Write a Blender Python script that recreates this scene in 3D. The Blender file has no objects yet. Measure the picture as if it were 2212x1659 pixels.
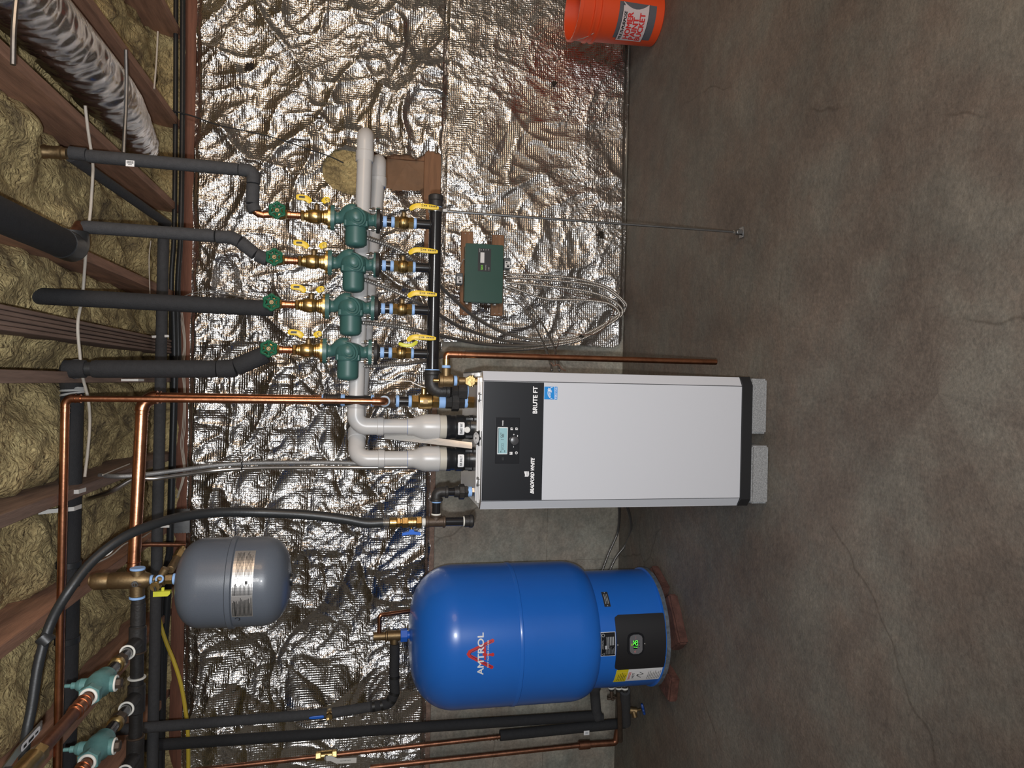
import bpy, bmesh, math, random
import numpy as np
from mathutils import Vector, Matrix, noise
random.seed(4)
C = bpy.context.scene.collection
# ---------------------------------------------------------------- camera, world, lights, exposure
W, H_, FPX = 2212, 1659, 1534.0
CAM_H, PITCH, ROLL = 1.47, math.radians(11.6), math.radians(1.2)
F = Vector((0, math.cos(PITCH), -math.sin(PITCH)))
D0 = Vector((0, -math.sin(PITCH), -math.cos(PITCH)))
R0 = Vector((1, 0, 0))
UA = R0*math.cos(ROLL) - D0*math.sin(ROLL)     # picture axis along the room's right
VA = D0*math.cos(ROLL) + R0*math.sin(ROLL)     # picture axis along the room's down
CAM = Vector((0, 0, CAM_H))
cd = bpy.data.cameras.new('camera'); cam = bpy.data.objects.new('camera', cd); C.objects.link(cam)
cd.sensor_fit = 'HORIZONTAL'; cd.sensor_width = 36; cd.lens = FPX/W*36; cd.clip_start = .02
m = Matrix((VA, UA, -F)).transposed().to_4x4(); m.translation = CAM   # the phone is held turned a quarter
cam.matrix_world = m
bpy.context.scene.camera = cam
w = bpy.data.worlds.new('world'); bpy.context.scene.world = w; w.use_nodes = True
w.node_tree.nodes['Background'].inputs[0].default_value = (.36, .34, .31, 1)
w.node_tree.nodes['Background'].inputs[1].default_value = .30
def light(name, kind, loc, target, power, col, **k):
    l = bpy.data.lights.new(name, kind); l.energy = power; l.color = col
    for a, b in k.items(): setattr(l, a, b)
    o = bpy.data.objects.new(name, l); C.objects.link(o); o.location = loc
    o.rotation_euler = (Vector(target)-Vector(loc)).to_track_quat('-Z', 'Y').to_euler(); return o
light('camera_flash', 'SPOT', (-.05, -.02, 1.49), (0.12, 3, 1.42), 165, (.93, .96, 1), spot_size=math.radians(138), spot_blend=1.0, shadow_soft_size=.012)
light('room_lamp', 'AREA', (2.7, -.4, 1.9), (.8, 3.9, 1.3), 34, (1, .68, .42), shape='DISK', size=1.1)
light('back_lamp', 'AREA', (1.2, -3.6, 2.2), (.1, 3.6, 1.2), 120, (.98, .96, .93), shape='DISK', size=1.0)
vs = bpy.context.scene.view_settings
vs.view_transform = 'Standard'; vs.look = 'None'; vs.gamma = 1; vs.use_curve_mapping = False; vs.exposure = -0.12

# ---------------------------------------------------------------- measuring helpers
def P(x, y, Y):                       # room point at depth Y for a photo measurement
    d = F + UA*((H_-y-829.5)/FPX) + VA*((x-1106)/FPX)
    return CAM + d*(Y/d.y)
def PZ(x, y, Z):
    d = F + UA*((H_-y-829.5)/FPX) + VA*((x-1106)/FPX)
    return CAM + d*((Z-CAM_H)/d.z)
def px(n, p):                         # n photo pixels as metres at point p
    return n*((Vector(p)-CAM).dot(F))/FPX
def PL(lst): return [P(*q) for q in lst]

# ---------------------------------------------------------------- materials
MATS = {}
def mat(name, col, rough=.5, metal=0, var=.0, vscale=8, bump=0, bscale=60, coat=0, col2=None, spec=.5, stretch=None, detail=4, emit=0, alpha=None, trans=0):
    if name in MATS: return MATS[name]
    mt = bpy.data.materials.new(name); mt.use_nodes = True; nt = mt.node_tree; N = nt.nodes; L = nt.links
    b = N['Principled BSDF']; col = tuple(c for c in col)
    b.inputs['Base Color'].default_value = (*col, 1); b.inputs['Roughness'].default_value = rough
    b.inputs['Metallic'].default_value = metal; b.inputs['Coat Weight'].default_value = coat
    b.inputs['Coat Roughness'].default_value = .08
    b.inputs['Specular IOR Level'].default_value = spec
    if trans: b.inputs['Transmission Weight'].default_value = trans
    if emit:
        b.inputs['Emission Color'].default_value = (*col, 1); b.inputs['Emission Strength'].default_value = emit
    tc = N.new('ShaderNodeTexCoord'); mp = N.new('ShaderNodeMapping'); L.new(tc.outputs['Object'], mp.inputs['Vector'])
    if stretch: mp.inputs['Scale'].default_value = stretch
    if var or col2:
        n = N.new('ShaderNodeTexNoise'); n.inputs['Scale'].default_value = vscale; n.inputs['Detail'].default_value = detail
        n.inputs['Roughness'].default_value = .65
        L.new(mp.outputs[0], n.inputs['Vector'])
        r = N.new('ShaderNodeValToRGB'); L.new(n.outputs['Fac'], r.inputs['Fac'])
        c2 = col2 or tuple(c*(1-var) for c in col)
        r.color_ramp.elements[0].position = .35; r.color_ramp.elements[0].color = (*c2, 1)
        r.color_ramp.elements[1].position = .65; r.color_ramp.elements[1].color = (*col, 1)
        L.new(r.outputs[0], b.inputs['Base Color'])
    if bump:
        n2 = N.new('ShaderNodeTexNoise'); n2.inputs['Scale'].default_value = bscale; n2.inputs['Detail'].default_value = 5
        L.new(mp.outputs[0], n2.inputs['Vector'])
        bp = N.new('ShaderNodeBump'); bp.inputs['Strength'].default_value = bump; bp.inputs['Distance'].default_value = .01
        L.new(n2.outputs['Fac'], bp.inputs['Height']); L.new(bp.outputs[0], b.inputs['Normal'])
    MATS[name] = mt; return mt
copper = mat('copper', (.60, .27, .15), .3, 1, .35, 25, .04, 90)
copper_old = mat('copper_old', (.33, .15, .09), .42, .9, .4, 25, .05, 90)
brass = mat('brass', (.56, .40, .17), .33, 1, .25, 40, .06, 120)
brass_old = mat('brass_old', (.30, .21, .11), .5, .9, .3, 30, .06, 120)
iron = mat('black_iron', (.035, .033, .032), .5, .2, .3, 40, .12, 150)
iron_gloss = mat('black_pipe', (.012, .012, .014), .22, 0, coat=.5)
iron_brown = mat('brown_iron', (.10, .07, .05), .5, .4, .3, 40, .1, 150)
tape = mat('blue_sealant', (.30, .50, .85), .6)
white_seal = mat('white_sealant', (.75, .74, .68), .6)
pvc = mat('pvc_grey', (.54, .53, .52), .33, 0, .06, 8)
pvc_b = mat('beige_plastic', (.52, .49, .42), .45)
green = mat('pump_green', (.045, .125, .115), .38, 0, .08, 20, .05, 200)
green_m = mat('motor_green', (.04, .115, .105), .45, 0, .05, 20)
wheelg = mat('wheel_green', (.01, .11, .055), .35)
yel = mat('yellow_vinyl', (.80, .55, .03), .4)
yel2 = mat('lime_yellow_vinyl', (.62, .62, .05), .4)
ink = mat('black_ink', (.01, .01, .01), .5)
chrome = mat('zinc', (.6, .6, .6), .28, 1)
foam = mat('foam_sleeve', (.024, .0245, .027), .85, 0, .2, 60, .25, 220)
foam_l = mat('foam_sleeve_grey', (.052, .053, .057), .85, 0, .2, 60, .25, 220)
rubber = mat('black_jacket', (.022, .024, .026), .42, 0, bump=.05, bscale=120)
plastic_k = mat('black_plastic', (.016, .017, .019), .3)
wood = mat('joist_wood', (.46, .25, .165), .75, 0, .45, 5, .2, 40, stretch=(6, .6, 6))
wood_d = mat('old_wood', (.30, .20, .155), .8, 0, .4, 6, .2, 40, stretch=(8, .6, 8))
wood_r = mat('sill_wood', (.24, .10, .062), .75, 0, .4, 6, .2, 40, stretch=(.6, 6, 8))
wood_t = mat('board_wood', (.30, .15, .075), .7, 0, .3, 8, .2, 60, stretch=(.6, 6, 8))
paper = mat('kraft_paper', (.26, .15, .085), .8, 0, .25, 6, .3, 30)
white_p = mat('white_paint', (.53, .545, .585), .5, bump=.03, bscale=500)
panel_k = mat('panel_black', (.010, .011, .014), .3)
print_w = mat('print_white', (.85, .85, .86), .5)
blue = mat('tank_blue', (.018, .165, .66), .30, 0, .05, 4, coat=.2)
greyp = mat('tank_grey', (.105, .122, .15), .38, 0, .08, 300, .03, 300, coat=.15)
steel = mat('sheet_steel', (.62, .60, .58), .28, 1, .1, 6, .05, 6)
cloth_w = mat('white_plastic', (.72, .71, .68), .5)
box_g = mat('box_green', (.012, .075, .055), .4, 0, .05, 10)
box_grey = mat('box_grey', (.12, .13, .14), .5)
teal = mat('teal_enamel', (.11, .25, .245), .42, 0, .15, 30, .1, 80)
brick_m = mat('brick_red', (.13, .055, .042), .9, 0, .5, 22, .4, 60)
block_m = mat('block_concrete', (.36, .37, .38), .9, 0, .45, 220, .5, 260)
blueh = mat('blue_vinyl', (.015, .13, .62), .4)
red_p = mat('print_red', (.62, .035, .035), .45)
orange = mat('bucket_orange', (.72, .075, .018), .38)
galv = mat('galvanised', (.35, .36, .37), .4, 1, .2, 40)
mc = mat('armoured_steel', (.50, .48, .45), .42, .9)
mesh_l = mat('braided_grey', (.42, .42, .42), .45, .7, .3, 300, .3, 400)
yc = mat('yellow_jacket', (.62, .46, .05), .5)
wirew = mat('white_jacket', (.55, .50, .43), .55)

# ---------------------------------------------------------------- mesh builder
def basis(ax):
    ax = Vector(ax).normalized(); t = Vector((0, 0, 1)) if abs(ax.z) < .9 else Vector((1, 0, 0))
    a = ax.cross(t).normalized(); return a, ax.cross(a).normalized(), ax
class MB:
    def __init__(s): s.v = []; s.f = []
    def add(s, v, f):
        o = len(s.v); s.v += [Vector(p) for p in v]; s.f += [tuple(i+o for i in q) for q in f]; return s
    def tube(s, pts, r, n=14, cap=True):
        pts = [Vector(p) for p in pts]
        rs = r if isinstance(r, (list, tuple)) else [r]*len(pts)
        T = []
        for i in range(len(pts)):
            a = pts[max(0, i-1)]; b = pts[min(len(pts)-1, i+1)]; T.append((b-a).normalized())
        a, b, _ = basis(T[0]); V = []; Fc = []
        for i, p in enumerate(pts):
            if i:
                q = T[i-1].rotation_difference(T[i]); a = q @ a; b = q @ b
            for k in range(n):
                an = 2*math.pi*k/n; V.append(p + (a*math.cos(an)+b*math.sin(an))*rs[i])
        for i in range(len(pts)-1):
            for k in range(n):
                k2 = (k+1) % n; Fc.append((i*n+k, i*n+k2, (i+1)*n+k2, (i+1)*n+k))
        if cap: Fc.append(tuple(range(n-1, -1, -1))); Fc.append(tuple((len(pts)-1)*n+k for k in range(n)))
        return s.add(V, Fc)
    def lathe(s, prof, o, ax, n=28, ph=0):
        a, b, c = basis(ax); o = Vector(o); V = []; Fc = []
        for r, t in prof:
            for k in range(n):
                an = 2*math.pi*k/n+ph; V.append(o + c*t + (a*math.cos(an)+b*math.sin(an))*max(r, 1e-5))
        for i in range(len(prof)-1):
            for k in range(n):
                k2 = (k+1) % n; Fc.append((i*n+k, i*n+k2, (i+1)*n+k2, (i+1)*n+k))
        Fc.append(tuple(range(n-1, -1, -1))); Fc.append(tuple((len(prof)-1)*n+k for k in range(n)))
        return s.add(V, Fc)
    def cyl(s, a, b, r, n=20, ch=.0015, ph=0):
        a = Vector(a); b = Vector(b); l = (b-a).length; ch = min(ch, l*.3, r*.3)
        return s.lathe([(r-ch, 0), (r, ch), (r, l-ch), (r-ch, l)], a, b-a, n, ph)
    def hexa(s, a, b, r): return s.cyl(a, b, r*1.08, 6, .002)
    def box(s, c, size, bev=.0, rot=None, seg=1):
        bm = bmesh.new(); bmesh.ops.create_cube(bm, size=1)
        for v in bm.verts: v.co = Vector((v.co.x*size[0], v.co.y*size[1], v.co.z*size[2]))
        if bev: bmesh.ops.bevel(bm, geom=bm.edges[:], offset=bev, segments=seg, affect='EDGES')
        R = rot or Matrix.Identity(3); bm.verts.ensure_lookup_table()
        s.add([R @ v.co + Vector(c) for v in bm.verts], [tuple(v.index for v in f.verts) for f in bm.faces]); bm.free(); return s
    def prism(s, poly, o, ex, ey, t):           # 2D outline in the plane o,ex,ey pushed out along the vector t
        o = Vector(o); ex = Vector(ex); ey = Vector(ey); t = Vector(t); n = len(poly)
        A = [o+ex*p[0]+ey*p[1] for p in poly]; B = [p+t for p in A]
        return s.add(A+B, [tuple(range(n-1, -1, -1)), tuple(range(n, 2*n))]+[(i, (i+1) % n, (i+1) % n+n, i+n) for i in range(n)])
    def torus(s, c, ax, R, r, n=32, k=10, lobes=0, amp=0):
        a, b, x = basis(ax); V = []; Fc = []; c = Vector(c)
        for i in range(n):
            an = 2*math.pi*i/n; d = a*math.cos(an)+b*math.sin(an); RR = R+amp*math.cos(an*lobes)
            for j in range(k):
                bn = 2*math.pi*j/k; V.append(c+d*(RR+r*math.cos(bn))+x*(r*math.sin(bn)))
        for i in range(n):
            for j in range(k): Fc.append((i*k+j, ((i+1) % n)*k+j, ((i+1) % n)*k+(j+1) % k, i*k+(j+1) % k))
        return s.add(V, Fc)
    def ball(s, c, r, n=14, sc=(1, 1, 1)):
        V = []; Fc = []; m_ = n//2+1; c = Vector(c)
        for i in range(m_):
            th = math.pi*i/(m_-1)
            for j in range(n):
                an = 2*math.pi*j/n; V.append(c+Vector((math.sin(th)*math.cos(an)*r*sc[0], math.sin(th)*math.sin(an)*r*sc[1], math.cos(th)*r*sc[2])))
        for i in range(m_-1):
            for j in range(n): Fc.append((i*n+j, (i+1)*n+j, (i+1)*n+(j+1) % n, i*n+(j+1) % n))
        return s.add(V, Fc)
    def build(s, name, mt, parent=None, angle=38, base=None):
        if parent is not None:
            L = Vector(parent.get('_o', (0, 0, 0)))
        elif base is not None: L = Vector(base)
        else:
            xs = [p.x for p in s.v]; ys = [p.y for p in s.v]; zs = [p.z for p in s.v]
            L = Vector(((min(xs)+max(xs))/2, (min(ys)+max(ys))/2, min(zs)))
        me = bpy.data.meshes.new(name); me.from_pydata([p-L for p in s.v], [], s.f); me.validate(); me.update()
        bm = bmesh.new(); bm.from_mesh(me); bmesh.ops.remove_doubles(bm, verts=bm.verts, dist=2e-5)
        bmesh.ops.recalc_face_normals(bm, faces=bm.faces); bm.to_mesh(me); bm.free()
        me.shade_smooth(); me.set_sharp_from_angle(angle=math.radians(angle))
        if mt: me.materials.append(mt)
        o = bpy.data.objects.new(name, me); C.objects.link(o)
        o['_o'] = tuple(L)
        if parent is not None:
            o.parent = parent; 
        else: o.location = L
        if parent is not None: o['_o'] = tuple(L)
        return o
def tag(o, label, cat, group=None):
    o['label'] = label; o['category'] = cat
    if group: o['group'] = group
    return o
def thing(name, label, cat, loc, group=None):
    o = bpy.data.objects.new(name, None); o.empty_display_size = .05; C.objects.link(o); o.location = loc; o['_o'] = tuple(loc)
    return tag(o, label, cat, group)
def struct(o): o['kind'] = 'structure'; return o
def kids(o): return [c for c in list(C.objects) if c.parent == o]
def dup(root, delta, label, group=None):
    r = root.copy(); C.objects.link(r); r.location = root.location+Vector(delta); r['label'] = label
    r['_o'] = tuple(Vector(root['_o'])+Vector(delta))
    if group: r['group'] = group
    for ch in kids(root):
        c = ch.copy(); C.objects.link(c); c.parent = r
        for g in kids(ch):
            d = g.copy(); C.objects.link(d); d.parent = c
    return r
def smooth(pts, n=10):                # Catmull-Rom through points
    pts = [Vector(p) for p in pts]; q = [pts[0]*2-pts[1]]+pts+[pts[-1]*2-pts[-2]]; out = []
    for i in range(1, len(q)-2):
        a, b, c, d = q[i-1:i+3]
        for k in range(n):
            t = k/n; out.append(.5*((2*b)+(c-a)*t+(2*a-5*b+4*c-d)*t*t+(3*b-a-3*c+d)*t**3))
    return out+[pts[-1]]
def fil(pts, rad, n=7):               # polyline with rounded corners
    pts = [Vector(p) for p in pts]; out = [pts[0]]
    for i in range(1, len(pts)-1):
        p = pts[i]; a = (pts[i-1]-p); b = (pts[i+1]-p); th = a.angle(b)
        if th > 3.1: out.append(p); continue
        d = min(rad/math.tan(th/2), a.length*.49, b.length*.49); a.normalize(); b.normalize()
        r = d*math.tan(th/2); cdir = (a+b).normalized(); c = p+cdir*(d/math.cos(th/2))
        s0 = (p+a*d)-c; s1 = (p+b*d)-c
        om = math.pi-th; R_ = s0.length
        for k in range(n+1):
            t = k/n; out.append(c+(s0*math.sin((1-t)*om)+s1*math.sin(t*om))/math.sin(om))
    return out+[pts[-1]]
# ---------------------------------------------------------------- flat print
def plane_map(o, ex, ey, off):
    o = Vector(o); ex = Vector(ex).normalized(); ey = Vector(ey).normalized(); n = ex.cross(ey)
    return lambda a, b: o+ex*a+ey*b+n*off
def cyl_map(cx, cy, R, z0, ang, off):   # a runs to the viewer's right round an upright cylinder
    def f(a, b):
        t = ang+a/R; return Vector((cx+math.sin(t)*(R+off), cy-math.cos(t)*(R+off), z0+b))
    return f
class D2:
    def __init__(s): s.v = []; s.f = []
    def poly(s, pts):
        o = len(s.v); s.v += [(p[0], p[1], len(s.f) % 4) for p in pts]; s.f.append(tuple(range(o, o+len(pts)))); return s
    def rect(s, x0, y0, x1, y1, nx=1):
        for i in range(nx):
            a = x0+(x1-x0)*i/nx; b = x0+(x1-x0)*(i+1)/nx; s.poly([(a, y0), (b, y0), (b, y1), (a, y1)])
        return s
    def rrect(s, x0, y0, x1, y1, r, nx=10):
        # strips, so it can wrap round a curve
        for i in range(nx*2):
            a = x0+(x1-x0)*i/(nx*2); b = x0+(x1-x0)*(i+1)/(nx*2)
            def h(x):
                e = min(x-x0, x1-x); return 0 if e >= r else r-math.sqrt(max(0, r*r-(r-e)**2))
            s.poly([(a, y0+h(a)), (b, y0+h(b)), (b, y1-h(b)), (a, y1-h(a))])
        return s
    def disc(s, cx, cy, r, ry=None, n=28):
        ry = ry or r; return s.poly([(cx+r*math.cos(2*math.pi*k/n), cy+ry*math.sin(2*math.pi*k/n)) for k in range(n)])
    def line(s, pts, w, closed=False):
        n = len(pts)
        for i in range(n if closed else n-1):
            a = Vector(pts[i]); b = Vector(pts[(i+1) % n]); d = (b-a)
            if d.length < 1e-7: continue
            d.normalize(); q = Vector((-d.y, d.x))*w/2; a = a-d*w*.3; b = b+d*w*.3
            k = max(1, int((b-a).length/.02))
            for j in range(k):
                c = a+(b-a)*j/k; e = a+(b-a)*(j+1)/k; s.poly([tuple(c-q), tuple(e-q), tuple(e+q), tuple(c+q)])
        return s
    def ring(s, cx, cy, r, w, a0=0, a1=360, n=24):
        return s.line([(cx+r*math.cos(math.radians(a0+(a1-a0)*k/n)), cy+r*math.sin(math.radians(a0+(a1-a0)*k/n))) for k in range(n+1)], w)
    def text(s, body, x, y, h, width=None, bold=0, shear=0, rot=0, align='LEFT'):
        cu = bpy.data.curves.new('t', 'FONT'); cu.body = body; cu.size = 1; cu.resolution_u = 3
        ob = bpy.data.objects.new('t', cu); C.objects.link(ob)
        dg = bpy.context.evaluated_depsgraph_get(); me = ob.evaluated_get(dg).to_mesh()
        vs_ = [(v.co.x, v.co.y) for v in me.vertices]; fs = [tuple(p.vertices) for p in me.polygons]
        ob.evaluated_get(dg).to_mesh_clear(); bpy.data.objects.remove(ob); bpy.data.curves.remove(cu)
        if not vs_: return s
        x0 = min(v[0] for v in vs_); x1 = max(v[0] for v in vs_); y0 = min(v[1] for v in vs_); y1 = max(v[1] for v in vs_)
        sy = h/(y1-y0); sx = width/(x1-x0) if width else sy; cr, sr = math.cos(rot), math.sin(rot)
        wd = (x1-x0)*sx; dx = -wd/2 if align == 'CENTER' else 0; bw = h*min(bold*4, .07)
        for ly, (ox, oy) in enumerate(((-1, 0), (1, 0), (0, -.8), (0, .8)) if bold else ((0, 0),)):      # heavier strokes: overlaid copies of one letter
            o = len(s.v)
            for a, b in vs_:
                a = (a-x0)*sx+dx+ox*bw; b = (b-y0)*sy+oy*bw; a += b*shear; s.v.append((x+a*cr-b*sr, y+a*sr+b*cr, ly))
            s.f += [tuple(i+o for i in q) for q in fs]
        return s
    def build(s, name, mt, parent, fn):
        mb = MB(); mb.f = s.f; mb.v = []
        for a, b, l in s.v:                # overlapping pieces of print lie a tenth of a millimetre over one another
            p = fn(a, b); n = (fn(a+1e-3, b)-p).cross(fn(a, b+1e-3)-p).normalized(); mb.v.append(p+n*l*.0001)
        L = Vector(parent['_o']); me = bpy.data.meshes.new(name); me.from_pydata([p-L for p in mb.v], [], mb.f); me.validate(); me.update()
        me.materials.append(mt); o = bpy.data.objects.new(name, me); C.objects.link(o); o.parent = parent; o['_o'] = tuple(L); return o
# ================================================================ the room
WY = 3.95
def grid_mesh(name, mt, fn, nu, nv, hole=None, parent=None, smooth_=True):
    V = []; idx = {}
    for j in range(nv+1):
        for i in range(nu+1):
            V.append(fn(i/nu, j/nv))
    Fc = []
    for j in range(nv):
        for i in range(nu):
            q = (j*(nu+1)+i, j*(nu+1)+i+1, (j+1)*(nu+1)+i+1, (j+1)*(nu+1)+i)
            if hole and hole((V[q[0]]+V[q[2]])/2): continue
            Fc.append(q)
    c = V[0].copy() if parent is None else Vector(parent['_o'])
    me = bpy.data.meshes.new(name); me.from_pydata([tuple(p-c) for p in V], [], Fc)
    if smooth_: me.shade_smooth()
    me.materials.append(mt); o = bpy.data.objects.new(name, me); C.objects.link(o); o['_o'] = tuple(c)
    if parent is None: o.location = c
    else: o.parent = parent
    return o
# --- floor: concrete slab with stains, a fine relief and hairline cracks
def concrete(name, a, b, c, rough, stain, bump):
    mt = bpy.data.materials.new(name); mt.use_nodes = True; nt = mt.node_tree; N = nt.nodes; L = nt.links; B = N['Principled BSDF']
    tc = N.new('ShaderNodeTexCoord')
    def noi(sc, det, r=.6, st=None):
        n = N.new('ShaderNodeTexNoise'); n.inputs['Scale'].default_value = sc; n.inputs['Detail'].default_value = det; n.inputs['Roughness'].default_value = r
        if st:
            mp = N.new('ShaderNodeMapping'); mp.inputs['Scale'].default_value = st; L.new(tc.outputs['Object'], mp.inputs[0]); L.new(mp.outputs[0], n.inputs[0])
        else: L.new(tc.outputs['Object'], n.inputs[0])
        return n
    def ramp(src, p0, c0, p1, c1):
        r = N.new('ShaderNodeValToRGB'); e = r.color_ramp.elements; e[0].position = p0; e[0].color = (*c0, 1); e[1].position = p1; e[1].color = (*c1, 1); L.new(src, r.inputs[0]); return r
    def mix(t, x, y, f):
        k = N.new('ShaderNodeMix'); k.data_type = 'RGBA'; k.blend_type = t; k.inputs[0].default_value = f; L.new(x, k.inputs[6]); L.new(y, k.inputs[7]); return k.outputs[2]
    n1 = noi(1.6, 8, .68, stain); n2 = noi(6, 12, .78); n3 = noi(95, 6, .75); n4 = noi(.7, 3)
    r1 = ramp(n1.outputs[0], .38, a, .64, b); r2 = ramp(n2.outputs[0], .35, (.66, .68, .69), .7, (1.18, 1.13, 1.08)); r3 = ramp(n3.outputs[0], .35, (.66, .66, .66), .66, (1.22, 1.22, 1.22))
    r4 = ramp(n4.outputs[0], .4, c, .62, (1, 1, 1))
    o = mix('MULTIPLY', r1.outputs[0], r2.outputs[0], .8); o = mix('MULTIPLY', o, r3.outputs[0], .7); o = mix('MULTIPLY', o, r4.outputs[0], .8)
    n6 = noi(34, 5, .8); r6 = ramp(n6.outputs[0], .34, (.80, .80, .80), .68, (1.16, 1.16, 1.16)); o = mix('MULTIPLY', o, r6.outputs[0], .8)
    n7 = noi(3.2, 4, .6); r7 = ramp(n7.outputs[0], .42, (1.05, .97, .92), .6, (.95, 1.0, .98)); o = mix('MULTIPLY', o, r7.outputs[0], .9)
    vw = noi(1.8, 3, .6); va = N.new('ShaderNodeVectorMath'); va.operation = 'SCALE'; va.inputs['Scale'].default_value = .22; L.new(vw.outputs['Color'], va.inputs[0])
    vb = N.new('ShaderNodeVectorMath'); vb.operation = 'ADD'; L.new(tc.outputs['Object'], vb.inputs[0]); L.new(va.outputs[0], vb.inputs[1])
    vo = N.new('ShaderNodeTexVoronoi'); vo.feature = 'DISTANCE_TO_EDGE'; vo.inputs['Scale'].default_value = .75; L.new(vb.outputs[0], vo.inputs['Vector'])
    rc = ramp(vo.outputs['Distance'], .0004, (.66, .64, .62), .0016, (1, 1, 1)); nm_ = noi(1.3, 2); rm = ramp(nm_.outputs[0], .50, (0, 0, 0), .56, (1, 1, 1))
    km = N.new('ShaderNodeMix'); km.data_type = 'RGBA'; km.blend_type = 'MULTIPLY'; L.new(rm.outputs[0], km.inputs[0]); L.new(o, km.inputs[6]); L.new(rc.outputs[0], km.inputs[7]); o = km.outputs[2]
    L.new(o, B.inputs['Base Color']); B.inputs['Roughness'].default_value = rough
    bp = N.new('ShaderNodeBump'); bp.inputs['Strength'].default_value = bump; bp.inputs['Distance'].default_value = .006
    nb = noi(22, 10, .75); L.new(nb.outputs[0], bp.inputs['Height']); L.new(bp.outputs[0], B.inputs['Normal']); return mt
floor_m = concrete('slab_concrete', (.185, .162, .140), (.270, .240, .208), (.80, .79, .79), .68, (1, 1, 1), .8)
wallc_m = concrete('wall_concrete', (.30, .285, .25), (.42, .40, .355), (.88, .87, .86), .8, (1.2, 1, 3.5), .35)
struct(MB().box((0, 1.6, -.05), (6.4, 5.2, .1)).build('floor', floor_m, base=(0, 1.6, 0)))
ZT = P(412, 830, WY).z          # top of the wall, underside of the sill
ZS = P(384, 830, WY).z
wall = struct(MB().box((0, WY+.1, ZT/2), (6.4, .2, ZT)).build('wall_back', wallc_m, base=(0, WY+.1, 0)))
# horizontal form line and tie marks proud of the pour
MB().box((0, WY-.003, P(1180, 1250, WY).z), (6.4, .008, .004)).build('form_line', wallc_m, wall)
xj = P(1100, 1214, WY).x
MB().box((xj, WY-.003, .45), (.005, .008, .9)).build('form_line', wallc_m, wall)
sc = struct(MB().box((0, 1.6, ZS+.27), (6.4, 5.2, .03)).build('ceiling', wood_d))
SILLY = WY-.035
sill = struct(MB().box((0, SILLY+.07, (ZT+ZS)/2), (6.4, .14, ZS-ZT), .003).build('trim_1', wood_r))
band = struct(MB().box((0, WY+.1, (ZS+ZS+.27)/2), (6.4, .04, .27)).build('trim_2', wood_d))
for sx, nm in ((-3.2, 'wall_left'), (3.2, 'wall_right')):
    struct(MB().box((sx, 1.6, 1.3), (.1, 5.2, 2.75)).build(nm, wallc_m, base=(sx, 1.6, 0)))
# --- joists running from the sill towards the viewer
JY = [(85, 'on the far right over the foil wall'), (275, 'right of the silver duct'), (455, 'left of the silver duct'), (642, 'above the bend of the third pump riser'),
      (818, 'over the fourth pump riser'), (982, 'crossed by the two grey conduits'), (1132, 'left of the grey conduits, over the grey tank'), (1318, 'over the two teal valves'), (1490, 'at the far left, behind the copper branches')]
JX = []
for yy, lb in JY:
    X = P(392, yy, WY).x; JX.append(X)
    old = yy in (982, 818)
    o = MB().box((X, 2.0, ZS+.125), (.038, 3.88, .24), .002).build('ceiling_joist', wood_d if old else wood)
    tag(o, 'brown wooden ceiling joist '+lb, 'joist', 'ceiling joists')
Xp = P(392, 752, WY).x
o = thing('ribbed_joist', 'grey brown ribbed double ply beam between the third and fourth pump risers', 'joist', (Xp, 2, ZS))
for k in range(5): MB().box((Xp-.028+k*.014, 2.0, ZS+.10), (.0125, 3.86, .2-.006*(k % 2)), .002).build('ply', wood_d, o)
# --- yellow fibreglass between the joists, turned down at the wall
fg = bpy.data.materials.new('fibreglass'); fg.use_nodes = True; nt = fg.node_tree; N = nt.nodes; L = nt.links; B = N['Principled BSDF']
tc = N.new('ShaderNodeTexCoord'); n1 = N.new('ShaderNodeTexNoise'); n1.inputs['Scale'].default_value = 7; n1.inputs['Detail'].default_value = 10; n1.inputs['Roughness'].default_value = .7; n1.inputs['Distortion'].default_value = .8
L.new(tc.outputs['Object'], n1.inputs[0]); r = N.new('ShaderNodeValToRGB'); L.new(n1.outputs[0], r.inputs[0]); e = r.color_ramp.elements
e[0].position = .32; e[0].color = (.17, .125, .07, 1); e[1].position = .72; e[1].color = (.92, .76, .38, 1); k = e.new(.5); k.color = (.62, .48, .23, 1)
L.new(r.outputs[0], B.inputs['Base Color']); B.inputs['Roughness'].default_value = .95
n2 = N.new('ShaderNodeTexNoise'); n2.inputs['Scale'].default_value = 40; n2.inputs['Detail'].default_value = 8; n2.inputs['Distortion'].default_value = 1.5; L.new(tc.outputs['Object'], n2.inputs[0])
bp = N.new('ShaderNodeBump'); bp.inputs['Strength'].default_value = 1; bp.inputs['Distance'].default_value = .035; L.new(n2.outputs[0], bp.inputs['Height']); L.new(bp.outputs[0], B.inputs['Normal'])
def batt(x0, x1, k):
    L1 = 2.9
    def fn(u, v):
        s = v*(L1+.35)
        y = WY-.02-L1+s; z = ZS+.135
        if s > L1-.12:
            a = min(1, (s-(L1-.12))/.30); y = WY-.16+.13*math.sin(a*1.57)-.0; z = ZS+.135-.15*(1-math.cos(a*1.57))
        x = x0+(x1-x0)*u
        p = Vector((x*3.1+k*7, y*2.6, k*3.3)); d = noise.fractal(p*1.5, 1, 2, 3)*.045
        d += (.35-abs(noise.noise(Vector((x*5, y*3.6, k)))))*.085+(.3-abs(noise.noise(Vector((x*13+y*4, y*10, k)))))*.035+noise.noise(Vector((x*26, y*23, k)))*.010
        ed = min(u, 1-u); d -= .05*math.exp(-ed*9)
        return Vector((x, y, z-.015-d if s < L1-.12 else z-.02-d*.6))
    return grid_mesh('insulation_batt', fg, fn, 26, 150)
xs = sorted(JX); edges = [-3.1]+xs+[3.1]
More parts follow.
